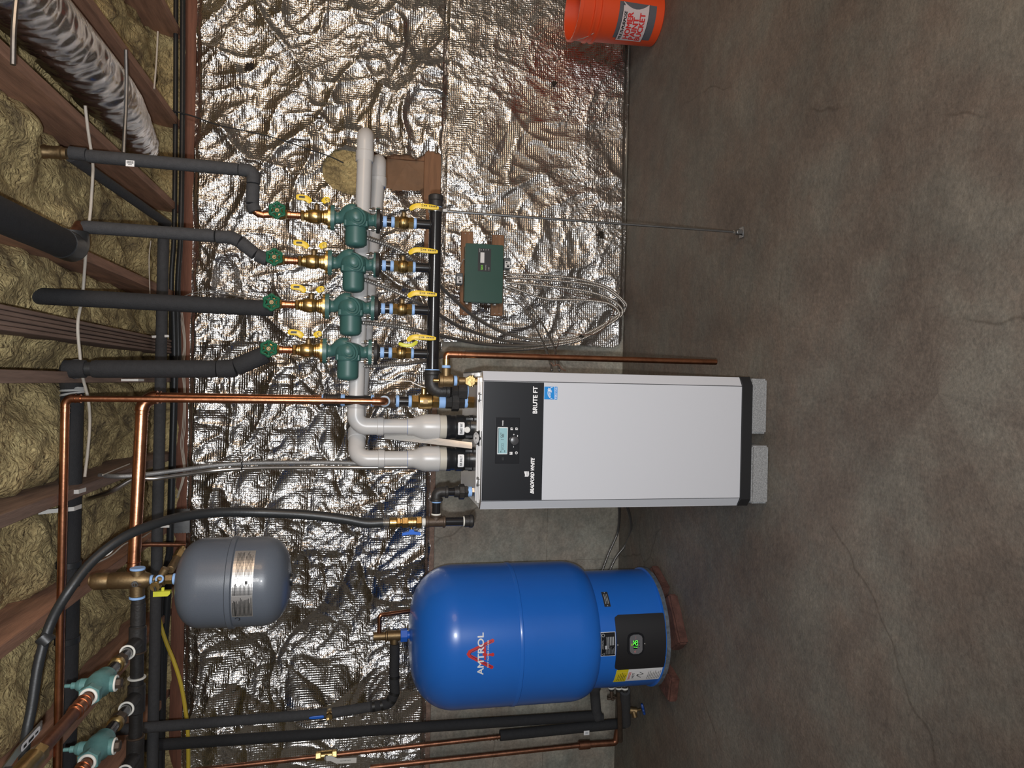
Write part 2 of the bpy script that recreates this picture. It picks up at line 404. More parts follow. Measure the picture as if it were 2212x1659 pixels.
nmz = ['behind the fallen end of the copper branches', 'above the two teal valves', 'right of the teal valves, over the black header', 'over the grey expansion tank', 'behind the grey conduits', 'between the copper elbow and the fourth pump riser',
       'around the third pump riser', 'right of the second pump riser bend', 'around the silver duct', 'right of the silver duct', 'in the far right joist bay']
for i in range(len(edges)-1):
    a, b = edges[i]+.02, edges[i+1]-.02
    if b-a < .05: continue
    o = batt(a, b, i); tag(o, 'lumpy yellow fibreglass batt '+(nmz[i] if i < len(nmz) else 'in the outer joist bay'), 'insulation', 'fibreglass batts between the joists')
# --- foil faced insulation
def foil_mat():
    mt = bpy.data.materials.new('foil'); mt.use_nodes = True; nt = mt.node_tree; N = nt.nodes; L = nt.links; B = N['Principled BSDF']
    B.inputs['Metallic'].default_value = 1; B.inputs['Base Color'].default_value = (.68, .675, .67, 1)
    tc = N.new('ShaderNodeTexCoord')
    def node(t, **k):
        n = N.new(t)
        for a, v in k.items():
            if hasattr(n, a): setattr(n, a, v)
            else: n.inputs[a.replace('_', ' ')].default_value = v
        return n
    def math_(op, x, y=None, v=None):
        n = N.new('ShaderNodeMath'); n.operation = op; L.new(x, n.inputs[0])
        if y is not None: L.new(y, n.inputs[1])
        if v is not None: n.inputs[1].default_value = v
        return n.outputs[0]
    def wave(axis):
        wv = N.new('ShaderNodeTexWave'); wv.bands_direction = axis; wv.inputs['Scale'].default_value = 26; wv.inputs['Distortion'].default_value = .8; wv.inputs['Detail'].default_value = 1; wv.inputs['Detail Scale'].default_value = .1
        L.new(tc.outputs['Object'], wv.inputs[0]); return wv.outputs['Fac']
    grid = math_('POWER', math_('MAXIMUM', wave('X'), wave('Z')), v=8)
    wn = N.new('ShaderNodeTexNoise'); wn.inputs['Scale'].default_value = 6; wn.inputs['Detail'].default_value = 3; L.new(tc.outputs['Object'], wn.inputs[0])
    sc_ = N.new('ShaderNodeVectorMath'); sc_.operation = 'SCALE'; sc_.inputs['Scale'].default_value = .12; L.new(wn.outputs['Color'], sc_.inputs[0])
    ad = N.new('ShaderNodeVectorMath'); ad.operation = 'ADD'; L.new(tc.outputs['Object'], ad.inputs[0]); L.new(sc_.outputs[0], ad.inputs[1])
    def vor(scale):
        v = N.new('ShaderNodeTexVoronoi'); v.feature = 'F1'; v.inputs['Scale'].default_value = scale; v.inputs['Detail'].default_value = 2.0; v.inputs['Roughness'].default_value = .55; L.new(ad.outputs[0], v.inputs['Vector']); return v.outputs['Distance']
    # strength of the fine crumple varies over the sheet
    am = N.new('ShaderNodeTexNoise'); am.inputs['Scale'].default_value = 2.2; am.inputs['Detail'].default_value = 2; L.new(tc.outputs['Object'], am.inputs[0])
    ar = N.new('ShaderNodeMapRange'); ar.inputs[1].default_value = .38; ar.inputs[2].default_value = .62; ar.inputs[3].default_value = .10; ar.inputs[4].default_value = 1.0; L.new(am.outputs[0], ar.inputs[0])
    v1 = math_('MULTIPLY', vor(13), ar.outputs[0]); v2 = math_('MULTIPLY', vor(34), ar.outputs[0])
    def bump(h, st, dist, prev=None):
        b_ = N.new('ShaderNodeBump'); b_.inputs['Strength'].default_value = st; b_.inputs['Distance'].default_value = dist; L.new(h, b_.inputs['Height'])
        if prev: L.new(prev, b_.inputs['Normal'])
        return b_.outputs[0]
    n_ = bump(v1, .30, .016); n_ = bump(v2, .60, .006, n_); n_ = bump(grid, .46, .0014, n_)
    L.new(n_, B.inputs['Normal'])
    r = N.new('ShaderNodeMapRange'); r.inputs[1].default_value = .35; r.inputs[2].default_value = .65; r.inputs[3].default_value = .15; r.inputs[4].default_value = .27; L.new(am.outputs[0], r.inputs[0]); L.new(r.outputs[0], B.inputs['Roughness'])
    return mt
foil = foil_mat()
def rid(x, z, s, p):
    return (1-abs(noise.noise(Vector((x, z, s))))*1.6)**p if abs(noise.noise(Vector((x, z, s))))*1.6 < 1 else 0
def crease(x, z, sd=0):
    # crumpled sheet: broad pillows, long thin folds in several directions, small crumple between them
    w1 = noise.noise(Vector((x*2.3+sd, z*2.3, 5)))*.12; w2 = noise.noise(Vector((x*2.3, z*2.3+sd, 9)))*.12
    X, Z = x+w1, z+w2; d = 0
    d += .034*noise.noise(Vector((X*1.8+sd, Z*1.6, 0)))
    d += .020*rid(X*1.5+Z*2.2+sd, Z*1.2-X*.7, 3, 5)
    d += .016*rid(X*3.4-Z*1.6+sd, Z*1.7+X*.9, 11, 5)
    d += .014*rid(Z*4.8+X*1.4, X*2.0-Z*.6+sd, 17, 4)
    d += .010*rid(X*8+Z*5+sd, Z*5-X*4, 23, 3)
    k = max(.25, min(1.2, .65+1.3*noise.noise(Vector((x*1.7, z*1.7, 31+sd)))))
    d += k*.0085*(.5-abs(noise.noise(Vector((X*13-Z*7, Z*11+X*3, 1+sd)))))
    d += k*.0060*(.5-abs(noise.noise(Vector((X*24+Z*11, Z*19-X*5, 2+sd)))))
    d += k*.0034*(.5-abs(noise.noise(Vector((X*47-Z*9, Z*43+X*7, 4+sd)))))
    return d
def polyin(pt, poly):
    x, y = pt; c = False; n = len(poly)
    for i in range(n):
        x1, y1 = poly[i]; x2, y2 = poly[(i+1) % n]
        if (y1 > y) != (y2 > y) and x < (x2-x1)*(y-y1)/(y2-y1)+x1: c = not c
    return c
def poly_xz(lst, Y): return [((p := P(x, y, Y)).x, p.z) for x, y in lst]
HOLE = poly_xz([(722, 326), (745, 318), (790, 330), (812, 333), (830, 342), (850, 336), (880, 335), (900, 345), (925, 325), (955, 335), (955, 415), (953, 540), (915, 540), (918, 450), (905, 408), (860, 412), (835, 412), (808, 425), (795, 425), (760, 425), (720, 410), (700, 390), (692, 365), (700, 345)], WY-.04)
def foil_sheet(x0, x1, zt, zb, res, sd, label, bottom=None, side=None, calm=None):
    nu = int((x1-x0)/res); nv = int((zt-zb)/res)
    def fn(u, v):
        x = x0+(x1-x0)*u; z = zb+(zt-zb)*v
        amp = 1.0
        if calm: amp = calm(x, z)
        d = crease(x, z, sd)*amp
        e = min((zt-z)/.025, (z-zb)/.025, 1); e = max(e, .45)
        x += noise.noise(Vector((z*6, sd, 0)))*.012*(u < .001 or u > .999); z += noise.noise(Vector((x*4, sd, 2)))*.012*(v < .001 or v > .999)
        return Vector((x, WY-.012-(.016+d)*e, z))
    o = grid_mesh('foil_insulation', foil, fn, nu, nv, hole=lambda p: polyin((p.x, p.z), HOLE) or (side and side(p)))
    return tag(o, label, 'insulation')
zmid = P(951, 500, WY).z; zlow_l = P(924, 1300, WY).z; zbot = P(1352, 400, WY).z+.01
xl = P(1200, 746, WY).x
foil_sheet(-2.9, P(800, 746, WY).x, ZT-.0, zlow_l, .0072, 0, 'crumpled silver foil insulation on the upper left wall, behind grey and blue tanks')
foil_sheet(P(800, 746, WY).x-.01, 2.9, ZT-.0, zmid-.02, .0072, 21, 'crumpled silver foil insulation on the upper right wall behind the four green pumps', side=None)
cx, cz, rr = xl+.07, zbot+.07, .07
foil_sheet(xl, 2.9, zmid, zbot, .0072, 40, 'silver foil insulation with rounded corner on the lower right wall behind the green box', calm=lambda x, z: .30+.40*max(0, min(1, (1.6-x)/.8)),
           side=lambda p: p.x < cx and p.z < cz and (p.x-cx)**2+(p.z-cz)**2 > rr*rr)
o = MB().box(((-2.9+xl)/2, WY-.02, zlow_l-.012), (xl+2.9, .045, .026), .002).build('trim_3', wood_d); struct(o)
# wood framing and paper seen in the hole
fr = thing('wall_stud', 'brown wooden board exposed upright of the hole in the foil', 'lumber', P(935, 430, WY-.02))
pa, pb = P(935, 318, WY-.02), P(935, 545, WY-.02)
MB().box(((pa.x+pb.x)/2, WY-.024, pa.z-.0), (abs(pa.x-pb.x), .03, px(36, pa)), .002).build('board', wood_t, fr)
fr['label'] = 'brown horizontal wooden board in the torn hole of the foil'
q0 = P(790, 333, WY-.01); q1 = P(925, 333, WY-.01)
tag(MB().box((q0.x, WY-.012, (q0.z+q1.z)/2), (.03, .02, abs(q0.z-q1.z)+.1), .002).build('stud', wood_t), 'narrow upright wooden stud at the right edge of the torn hole', 'lumber')
def patch(name, mt, lst, Y, dep, sd, lb, cat):
    pl = poly_xz(lst, Y); xs_ = [p[0] for p in pl]; zs_ = [p[1] for p in pl]; x0, x1, z0, z1 = min(xs_), max(xs_), min(zs_), max(zs_)
    def fn(u, v):
        x = x0+(x1-x0)*u; z = z0+(z1-z0)*v; return Vector((x, Y-dep*(noise.fractal(Vector((x*9+sd, z*9, sd)), 1, 2, 3)*.6+.2), z))
    o = grid_mesh(name, mt, fn, 44, 44, hole=lambda p: not polyin((p.x, p.z), pl)); return tag(o, lb, cat)
patch('insulation_batt', fg, [(695, 340), (715, 325), (790, 330), (790, 450), (700, 430)], WY-.018, .03, 3, 'yellow fibreglass showing in the torn hole behind the grey vent pipes', 'insulation')
patch('kraft_paper', paper, [(780, 330), (925, 335), (925, 430), (870, 450), (790, 450)], WY-.010, .012, 8, 'brown kraft paper backing inside the torn hole', 'paper')
patch('paper_flap', paper, [(878, 352), (905, 375), (915, 405), (905, 412), (845, 413), (860, 385)], WY-.085, .02, 5, 'torn pointed flap of brown paper folded out of the hole', 'paper')
for (x, y), lb in (((537, 143), 'small dark hole burnt in the upper foil, far right'), ((1297, 508), 'ragged dark hole in the foil low above the floor'), ((1198, 178), 'small dark puncture in the foil below the orange bucket reflection')):
    p = P(x, y, WY-.06); mb = MB()
    for k in range(26):
        a = random.random()*6.28; r_ = random.random()**.7*px(9 if x != 1198 else 4, p); mb.ball(p+Vector((math.cos(a)*r_, random.random()*.01, math.sin(a)*r_)), .0045+random.random()*.004, 6)
    tag(mb.build('foil_tear', mat('char', (.03, .022, .015), .9)), lb, 'tear')
# tape patch on the sill
a, b = P(392, 1098, SILLY-.004), P(392, 1152, SILLY-.004)
zz = [(0, 0)]; n = 12; w_ = a.x-b.x; h_ = px(34, a)
pl = [(-w_/2+(.004 if k % 2 else 0), -h_/2+h_*k/n) for k in range(n+1)]+[(w_/2-(.004 if k % 2 else 0), h_/2-h_*k/n) for k in range(n+1)]
tag(MB().prism(pl, (a+b)/2, (1, 0, 0), (0, 0, 1), (0, -.002, 0)).build('tape_patch', galv), 'grey duct tape patch stuck across the red sill board', 'tape')
# ================================================================ pump manifold
RY = 2.60
YK = [484, 578, 670, 764]
XK = [P(910, y, RY).x for y in YK]
X3 = XK[2]
zc = lambda x, Y=RY: P(x, 670, Y).z
def cp(x, dx=0, dy=0, Y=RY): return Vector((X3+dx, Y+dy, zc(x, Y)))
mm = px(1, cp(760))                      # one photo pixel in metres at the risers
ORD = ['far right, first', 'second', 'third', 'leftmost, fourth']
def seg(mb, kind, x0, x1, r, Y=RY):      # a piece of a vertical run between two photo heights
    a, b = cp(x0, Y=Y), cp(x1, Y=Y)
    if kind == 'h': mb.hexa(a, b, r*mm)
    elif kind == 'b':
        l = (b-a).length; mb.lathe([(r*.78*mm, 0), (r*.9*mm, l*.12), (r*mm, l*.35), (r*mm, l*.65), (r*.9*mm, l*.88), (r*.78*mm, l)], a, b-a, 24)
    else: mb.cyl(a, b, r*mm, 24)
    return mb
WH = ['rightmost of the four circulators', 'second circulator from the right', 'third circulator from the right', 'leftmost circulator, beside the copper pipe']
# --- circulator: flanges and arms around a snail casing, motor lying towards the left
def make_pump():
    t = thing('circulator_pump', 'teal green cast circulator pump, '+WH[2], 'pump', cp(808), 'green circulator pumps')
    c = cp(758, dy=-.012)
    mb = MB()
    # casing: round about the motor axis, bulging to the right
    R = 27*mm
    mb.lathe([(R*.55, -.030), (R*.82, -.024), (R*.98, -.012), (R*1.02, .002), (R*.98, .014), (R*.92, .020)], c, (-1, 0, 0), 32)
    up = [cp(703), cp(718), cp(728, dx=.004, dy=-.004), cp(738, dx=.020, dy=-.016), cp(746, dx=.028, dy=-.026), cp(757, dx=.026, dy=-.030)]
    mb.tube(smooth(up, 6), [13*mm*(1-.003*i) for i in range(31)], 16)
    dn = [cp(808), cp(797), cp(787, dx=-.002, dy=-.002), cp(775, dx=.008, dy=-.010), cp(764, dx=.01, dy=-.02)]
    mb.tube(smooth(dn, 6), [12.5*mm]*25, 16)
    mb.lathe([(20*mm, 0), (17*mm, .010), (13*mm, .018)], cp(704), (0, 0, -1), 20)
    mb.lathe([(19*mm, 0), (16*mm, .010), (12*mm, .018)], cp(807), (0, 0, 1), 20)
    body = mb.build('casing', green, t)
    # spiral rib on the casing front
    sp = MB()
    for R1, a0, a1 in ((19, 200, 380), (14, 150, 360), (8.5, 100, 330)):
        pts = [c+Vector((.006*math.sin(math.radians(a))-.002, -R*.97-.004+((R1-8)*.0005), 0))+Vector((R1*mm*math.cos(math.radians(a)), 0, R1*mm*math.sin(math.radians(a)))) for a in range(a0, a1+1, 12)]
        sp.tube(pts, [2.6*mm*math.sin(math.pi*(.12+.76*i/(len(pts)-1))) for i in range(len(pts))], 8)
    sp.lathe([(R*.62, 0), (R*.60, .014), (R*.42, .022), (R*.18, .026)], c+Vector((0, -R*.55, 0)), (0, -1, 0), 24)
    sp.build('spiral_rib', green, body)
    for x0, x1, nm in ((703, 711.5, 'upper_flange'), (801, 808.5, 'lower_flange')):
        f = MB(); a, b = cp(x0), cp(x1); l = (b-a).length
        n = 40; pl = []
        for k in range(n):          # oval two bolt flange
            an = 2*math.pi*k/n; pl.append((27*mm*math.cos(an)*(1 if abs(math.cos(an)) > .6 else 1), 21*mm*math.sin(an)))
        f.prism(pl, a, (1, 0, 0), (0, 1, 0), b-a); f.build(nm, green, t)
    for s in (-1, 1):
        for x0, x1, hx, fl in ((697, 727, 722, 1), (786, 816, 790, 0)):
            bo = MB(); bo.cyl(cp(x0-1, dx=s*21*mm, dy=-.006), cp(x1-3, dx=s*21*mm, dy=-.006), 2.2*mm, 10)
            bo.hexa(cp(hx-9 if fl else hx+1, dx=s*21*mm, dy=-.006), cp(hx-3 if fl else hx+8, dx=s*21*mm, dy=-.006), 4.2*mm); bo.build('flange_bolt', chrome, t)
    # motor collar and can along -X
    k = MB(); o = c+Vector((-.018, 0, 0))
    k.lathe([(R*.98, 0), (R*1.0, .004), (R*1.0, .012), (R*.93, .016)], o, (-1, 0, 0), 32)
    for a in (35, 145, 215, 325):
        d = Vector((0, -math.cos(math.radians(a-90)), math.sin(math.radians(a-90)))); q = o+d*R*.98
        k.cyl(q+Vector((.006, 0, 0)), q+Vector((-.014, 0, 0)), 4.2*mm, 10)
    k.build('motor_collar', green, t)
    mo = MB(); r = 22.5*mm; Lm = 40*mm
    mo.lathe([(r, 0), (r, Lm*.75), (r*.985, Lm*.86), (r*.93, Lm*.94), (r*.80, Lm*1.01), (r*.55, Lm*1.06), (.002, Lm*1.085)], o+Vector((-.015, 0, 0)), (-1, 0, 0), 36)
    mm_ = mo.build('motor', green_m, t)
    jb = MB().box(o+Vector((-.045, r*.9, -r*.5)), (.05, .03, .04), .003); jb.build('junction_box', green_m, t)
    return t
# --- full height parts below the pump
def make_lower():
    t = thing('ball_valve', 'brass ball valve under the '+WH[2]+', long yellow lever', 'valve', cp(890), 'lower ball valves with yellow levers')
    mb = MB(); seg(mb, 'h', 848, 859, 12); seg(mb, 'b', 858, 879, 14.5); seg(mb, 'h', 878, 890, 12)
    b = mb.build('body', brass, t)
    MB().torus(cp(868), (0, 0, 1), 14*mm, 1.2*mm, 28, 6).build('body_ridge', brass, b)
    s = MB(); q = cp(868); s.cyl(q+Vector((10*mm, -.002, 0)), q+Vector((22*mm, -.004, 0)), 6*mm, 14); s.hexa(q+Vector((20*mm, -.004, 0)), q+Vector((26*mm, -.004, 0)), 5*mm); s.build('stem', brass_old, t)
    top = q+Vector((25*mm, -.004, 0)); st = MB()
    lp = [top+Vector((0, 0, 3*mm)), top+Vector((.001, -.012, -6*mm)), top+Vector((5*mm, -.020, -18*mm)), top+Vector((9*mm, -.024, -27*mm))]
    ribbon(st, lp, 7*mm, 2*mm, (0, 1, .2)); st.build('lever_arm', ink, t)
    lv = MB(); lp = [top+Vector((2*mm, -.020, -12*mm)), top+Vector((9*mm, -.026, -24*mm)), top+Vector((10*mm, -.028, -40*mm)), top+Vector((8*mm, -.028, -74*mm))]
    lever_shape(lv, lp, 11.5*mm, 4.5*mm); l = lv.build('lever', yel, t)
    pr = D2(); a0 = lp[2]+Vector((0, -6.0*mm, 0))
    for k in range(8):
        if k != 2: pr.rect(k*3.6*mm, -1.2*mm, k*3.6*mm+2.4*mm, 1.2*mm)
    pr.rect(-6*mm, -2*mm, -2*mm, -1*mm); pr.rect(-6*mm, 1*mm, -2*mm, 2*mm)
    pr.build('lever_print', ink, l, plane_map(a0+Vector((0, 0, -2*mm)), (-.03, 0, -1), (1, 0, 0), .0006))
    return t
def ribbon(mb, pts, wd, th, side):
    side = Vector(side).normalized(); pts = [Vector(p) for p in pts]; V = []; Fc = []
    for i, p in enumerate(pts):
        T = (pts[min(i+1, len(pts)-1)]-pts[max(0, i-1)]).normalized(); s_ = (side-T*side.dot(T)).normalized(); n = T.cross(s_)
        V += [p+s_*wd/2+n*th/2, p-s_*wd/2+n*th/2, p-s_*wd/2-n*th/2, p+s_*wd/2-n*th/2]
    for i in range(len(pts)-1):
        for k in range(4): Fc.append((i*4+k, i*4+(k+1) % 4, (i+1)*4+(k+1) % 4, (i+1)*4+k))
    Fc += [(3, 2, 1, 0), tuple((len(pts)-1)*4+k for k in range(4))]
    return mb.add(V, Fc)
def lever_shape(mb, pts, wd, th, side=(1, 0, 0)):
    # a flattened rounded sleeve, broad face to the front
    pts = smooth(pts, 6); V = []; Fc = []; n = 14; N_ = len(pts); side = Vector(side)
    for i, p in enumerate(pts):
        T = (pts[min(i+1, N_-1)]-pts[max(0, i-1)]).normalized(); s_ = (side-T*side.dot(T)).normalized(); nn = T.cross(s_)
        e = min(i, N_-1-i); k_ = [.55, .82, .95, 1][min(e, 3)]
        for j in range(n):
            an = 2*math.pi*j/n; ca, sa = math.cos(an), math.sin(an)
            V.append(p+s_*(abs(ca)**.6*(1 if ca > 0 else -1))*wd/2*k_+nn*(abs(sa)**.6*(1 if sa > 0 else -1))*th/2*(k_*.6+.4))
    for i in range(N_-1):
        for j in range(n): Fc.append((i*n+j, i*n+(j+1) % n, (i+1)*n+(j+1) % n, (i+1)*n+j))
    Fc += [tuple(range(n-1, -1, -1)), tuple((N_-1)*n+j for j in range(n))]
    return mb.add(V, Fc)
def make_nipples():
    t = thing('pipe_nipple', 'short black pipe nipple with blue sealant below the '+WH[2], 'pipe', cp(848), 'black nipples under the pump flanges')
    f = MB(); seg(f, 'p', 809, 817, 26.5); f.lathe([(18*mm, 0), (14*mm, .008)], cp(817), (0, 0, -1), 24); f.build('pipe_flange', iron, t)
    seg(MB(), 'p', 817, 850, 10.5).build('pipe', iron_gloss, t)
    seg(MB(), 'p', 823, 831.5, 12).build('thread_sealant', tape, t); seg(MB(), 'p', 841, 848.5, 12).build('thread_sealant', tape, t)
    return t
def make_branch():
    t = thing('branch_pipe', 'short glossy black branch pipe joining header, below the '+WH[2], 'pipe', cp(926), 'black branch pipes of the header')
    seg(MB(), 'p', 894, 930, 10.5).build('pipe', iron_gloss, t); seg(MB(), 'p', 889.5, 895.5, 12.2).build('thread_sealant', tape, t)
    MB().torus(cp(925), (0, 0, 1), 10.5*mm, 1.3*mm, 24, 8).build('weld_bead', iron, t)
    return t
# --- upper isolation flange valve with its butterfly of two yellow sleeves
def make_upper():
    t = thing('flange_valve', 'brass flanged valve with yellow grips, on top of the '+WH[2], 'valve', cp(702), 'upper brass flange valves')
    mb = MB(); seg(mb, 'h', 638, 646, 11); seg(mb, 'p', 646, 650, 9.5); seg(mb, 'p', 648, 652, 12)
    seg(mb, 'b', 654, 684, 15.5); seg(mb, 'p', 652, 657, 12.5); seg(mb, 'p', 684, 688, 14); seg(mb, 'p', 688, 694, 15.5); seg(mb, 'p', 693, 698, 17)
    b = mb.build('body', brass, t)
    MB().torus(cp(676), (0, 0, 1), 15.4*mm, 1.0*mm, 28, 6).build('body_ridge', brass, b)
    f = MB(); n = 40; pl = [(26*mm*math.cos(2*math.pi*k/n), 20*mm*math.sin(2*math.pi*k/n)) for k in range(n)]
    f.prism(pl, cp(697.5), (1, 0, 0), (0, 1, 0), cp(702.5)-cp(697.5)); f.build('flange', brass, t)
    s = MB(); q = cp(672); s.cyl(q+Vector((12*mm, -.003, 0)), q+Vector((24*mm, -.004, 0)), 6*mm, 14); s.hexa(q+Vector((23*mm, -.004, 0)), q+Vector((28*mm, -.004, 0)), 5*mm); s.build('stem', brass_old, t)
    top = q+Vector((27*mm, -.004, 0)); a = MB()
    ribbon(a, [top+Vector((7*mm, 0, 18*mm)), top+Vector((2*mm, 0, 11*mm)), top, top+Vector((2*mm, 0, -11*mm)), top+Vector((6*mm, 0, -16*mm))], 7*mm, 1.8*mm, (0, 1, 0)); a.build('handle_arm', chrome, t)
    g = MB(); lever_shape(g, [top+Vector((1*mm, -.006, 12*mm)), top+Vector((8*mm, -.008, 20*mm)), top+Vector((10*mm, -.009, 30*mm)), top+Vector((10*mm, -.009, 42*mm))], 12.5*mm, 5*mm); g1 = g.build('grip', yel, t)
    g = MB(); lever_shape(g, [top+Vector((2*mm, -.006, -13*mm)), top+Vector((8*mm, -.008, -18*mm)), top+Vector((9*mm, -.009, -27*mm))], 12.5*mm, 5*mm); g2 = g.build('grip', yel, t)
    D2().rect(-6*mm, -2*mm, 6*mm, 1*mm).rect(-5*mm, 1*mm, 6.5*mm, 2*mm).build('grip_print', ink, g1, plane_map(top+Vector((10*mm, -.009-4.8*mm, 30*mm)), (0, 0, -1), (1, 0, 0), .0006))
    D2().ring(-2*mm, 0, 2.4*mm, 1*mm, 60, 300).rect(2*mm, -1.4*mm, 3*mm, 1.4*mm).build('grip_print', ink, g2, plane_map(top+Vector((8*mm, -.009-4.6*mm, -23*mm)), (0, 0, -1), (1, 0, 0), .0006))
    return t
# --- gate valve with lobed green wheel turned to the room
def make_gate():
    t = thing('gate_valve', 'brass valve with lobed green handwheel above the '+WH[2], 'valve', cp(615), 'green handwheel valves')
    mb = MB(); seg(mb, 'h', 603, 610, 9.5); seg(mb, 'b', 582, 606, 12); seg(mb, 'h', 575, 583, 10)
    q = cp(591); mb.lathe([(9*mm, 0), (8*mm, 10*mm), (7.5*mm, 12*mm), (10*mm, 13*mm), (10*mm, 20*mm), (5*mm, 22*mm), (4*mm, 34*mm)], q, (0, -1, 0), 20); mb.build('body', brass, t)
    c = q+Vector((0, -36*mm, 0)); wv = MB()
    wv.torus(c, (0, -1, 0), 14.5*mm, 3.0*mm, 54, 8, 6, 1.5*mm)
    for k in range(6):
        an = math.pi/3*k; d = Vector((math.cos(an), 0, math.sin(an))); wv.tube([c+d*5*mm, c+d*15*mm], [2.6*mm, 2.2*mm], 8)
    wv.torus(c, (0, -1, 0), 6.5*mm, 1.8*mm, 24, 8); wl = wv.build('handwheel', wheelg, t)
    h = MB(); h.cyl(c+Vector((0, 3*mm, 0)), c+Vector((0, -1*mm, 0)), 4.6*mm, 20, .0008); h.hexa(c+Vector((0, -1*mm, 0)), c+Vector((0, -5*mm, 0)), 2.4*mm); h.build('hub', brass_old, wl)
    pm = MB(); seg(pm, 'p', 615, 638, 7.5); pm.build('copper_stub', copper, t); cm = MB(); seg(cm, 'p', 609, 617, 8.5); seg(cm, 'p', 629, 633, 8.7); cm.build('solder_cup', copper, t)
    return t
pump = make_pump(); low = make_lower(); nip = make_nipples(); brn = make_branch(); upv = make_upper(); gat = make_gate()
for k in (0, 1, 3):
    dz = P(765, YK[k], RY).z-P(765, YK[2], RY).z
    d = (XK[k]-X3, 0, 0)
    d2 = {0: (d[0]+.002, 0, -.012), 1: (d[0], 0, -.006), 3: (d[0], 0, .006)}[k]
    dup(pump, d2, 'teal green cast circulator pump, '+WH[k]); dup(low, d, 'brass ball valve under the '+WH[k]+', long yellow lever')
    dup(nip, d, 'short black pipe nipple with blue sealant below the '+WH[k]); dup(brn, d, 'short glossy black branch pipe joining header, below the '+WH[k])
    dup(upv, d2, 'brass flanged valve with yellow grips, on top of the '+WH[k]); dup(gat, d2, 'brass valve with lobed green handwheel above the '+WH[k])
# lime folded second handle on the leftmost lower valve
q = Vector((XK[3], RY, zc(868))); lv = MB(); top = q+Vector((20*mm, -.03, 0))
lever_shape(lv, [top+Vector((0, 0, 6*mm)), top+Vector((-4*mm, -.004, -8*mm)), top+Vector((-2*mm, -.004, -24*mm)), top+Vector((6*mm, 0, -34*mm))], 8*mm, 3*mm)
tag(lv.build('valve_tag', yel2), 'lime yellow plastic tag folded over the valve lever under the leftmost circulator', 'tag')
# --- header
ha, hb = P(938, 450, RY), P(937, 800, RY)
hz = (ha.z+hb.z)/2
ha = P(938, 446, RY); hb = P(933, 800, RY); ha.z = hb.z = hz
hdr = thing('header_pipe', 'long glossy black horizontal header pipe under the four pumps', 'pipe', (hb.x, RY, hz))
MB().cyl(hb, ha, 14*mm, 28).build('pipe', iron_gloss, hdr)
cap = MB(); cap.cyl(ha+Vector((-.004, 0, 0)), ha+Vector((.020, 0, 0)), 15.5*mm, 12, .001); cap.cyl(ha+Vector((.018, 0, 0)), ha+Vector((.042, 0, 0)), 16.5*mm, 28, .004); cap.build('end_cap', iron, hdr)
MB().cyl(ha+Vector((-.012, 0, 0)), ha+Vector((-.002, 0, 0)), 15*mm, 24).build('thread_sealant', tape, hdr)
MB().cyl(hb+Vector((-.004, 0, 0)), hb+Vector((.004, 0, 0)), 16.5*mm, 24).build('thread_sealant', tape, hdr)
# clamp, threaded rod and foot
rt = Vector((ha.x-.02, RY, hz))
rt = P(950, 455, RY-.0); rt.z = hz
rf = PZ(1598, 511, .012); rf = Vector((rt.x+.0, rf.y, .012))
rod = thing('support_rod', 'thin threaded steel rod propping the header end on the floor', 'support', (rf.x, rf.y, 0))
cl = MB(); cl.lathe([(15.5*mm, -.008), (16.5*mm, -.008), (16.5*mm, .008), (15.5*mm, .008)], (rt.x, RY, hz), (1, 0, 0), 28); cl.box((rt.x, RY, hz-16*mm-.008), (.014, .02, .02), .002); cl.build('pipe_clamp', chrome, rod)
pts = [Vector((rt.x, RY, hz-16*mm-.01)), Vector((rf.x, rf.y, .02))]; N_ = 220
MB().tube([pts[0].lerp(pts[1], i/N_) for i in range(N_+1)], [.0054 if i % 2 else .0046 for i in range(N_+1)], 8).build('rod', galv, rod)
ft = MB(); ft.box((rf.x, rf.y, .004), (.045, .03, .006), .001); ft.box((rf.x, rf.y, .018), (.02, .022, .024), .003); ft.build('foot_plate', galv, rod)
MB().hexa((rf.x, rf.y, .03), (rf.x, rf.y, .04), .008).build('nut', chrome, rod)
# --- elbow and union from the header to the boiler
ec = P(938, 815, RY); zb = P(1012, 840, RY-.0).z
ux = P(985, 845, RY).x
el = thing('iron_elbow', 'black cast iron elbow at the header end above the boiler', 'fitting', (ux, RY, hz-.08))
MB().tube(fil([hb, Vector((ux, RY, hz)), Vector((ux, RY, hz-.062))], .05, 10), 17*mm, 24).build('bend', iron, el)
MB().cyl(hb+Vector((-.004, 0, 0)), hb+Vector((-.018, 0, 0)), 19.5*mm, 28, .003).build('collar', iron, el)
MB().cyl((ux, RY, hz-.050), (ux, RY, hz-.066), 19.5*mm, 28, .003).build('collar', iron, el)
un = thing('pipe_union', 'black iron union partly hidden behind the brass relief valve', 'fitting', (ux, RY, zb))
mb = MB(); z1, z2, z3 = hz-.070, (hz-.070)*.45+zb*.55, zb
mb.hexa((ux, RY, z1), (ux, RY, z1-.03), 16*mm); mb.cyl((ux, RY, z1-.028), (ux, RY, z2), 14*mm, 20); mb.build('tailpiece', iron, un)
MB().cyl((ux, RY, z2+.012), (ux, RY, z2-.022), 22*mm, 8, .002).build('union_nut', iron, un)
MB().hexa((ux, RY, z2-.02), (ux, RY, zb+.01), 16*mm).build('end_piece', iron, un)
MB().cyl((ux, RY, zb+.014), (ux, RY, zb+.002), 15*mm, 20).build('thread_sealant', tape, un)
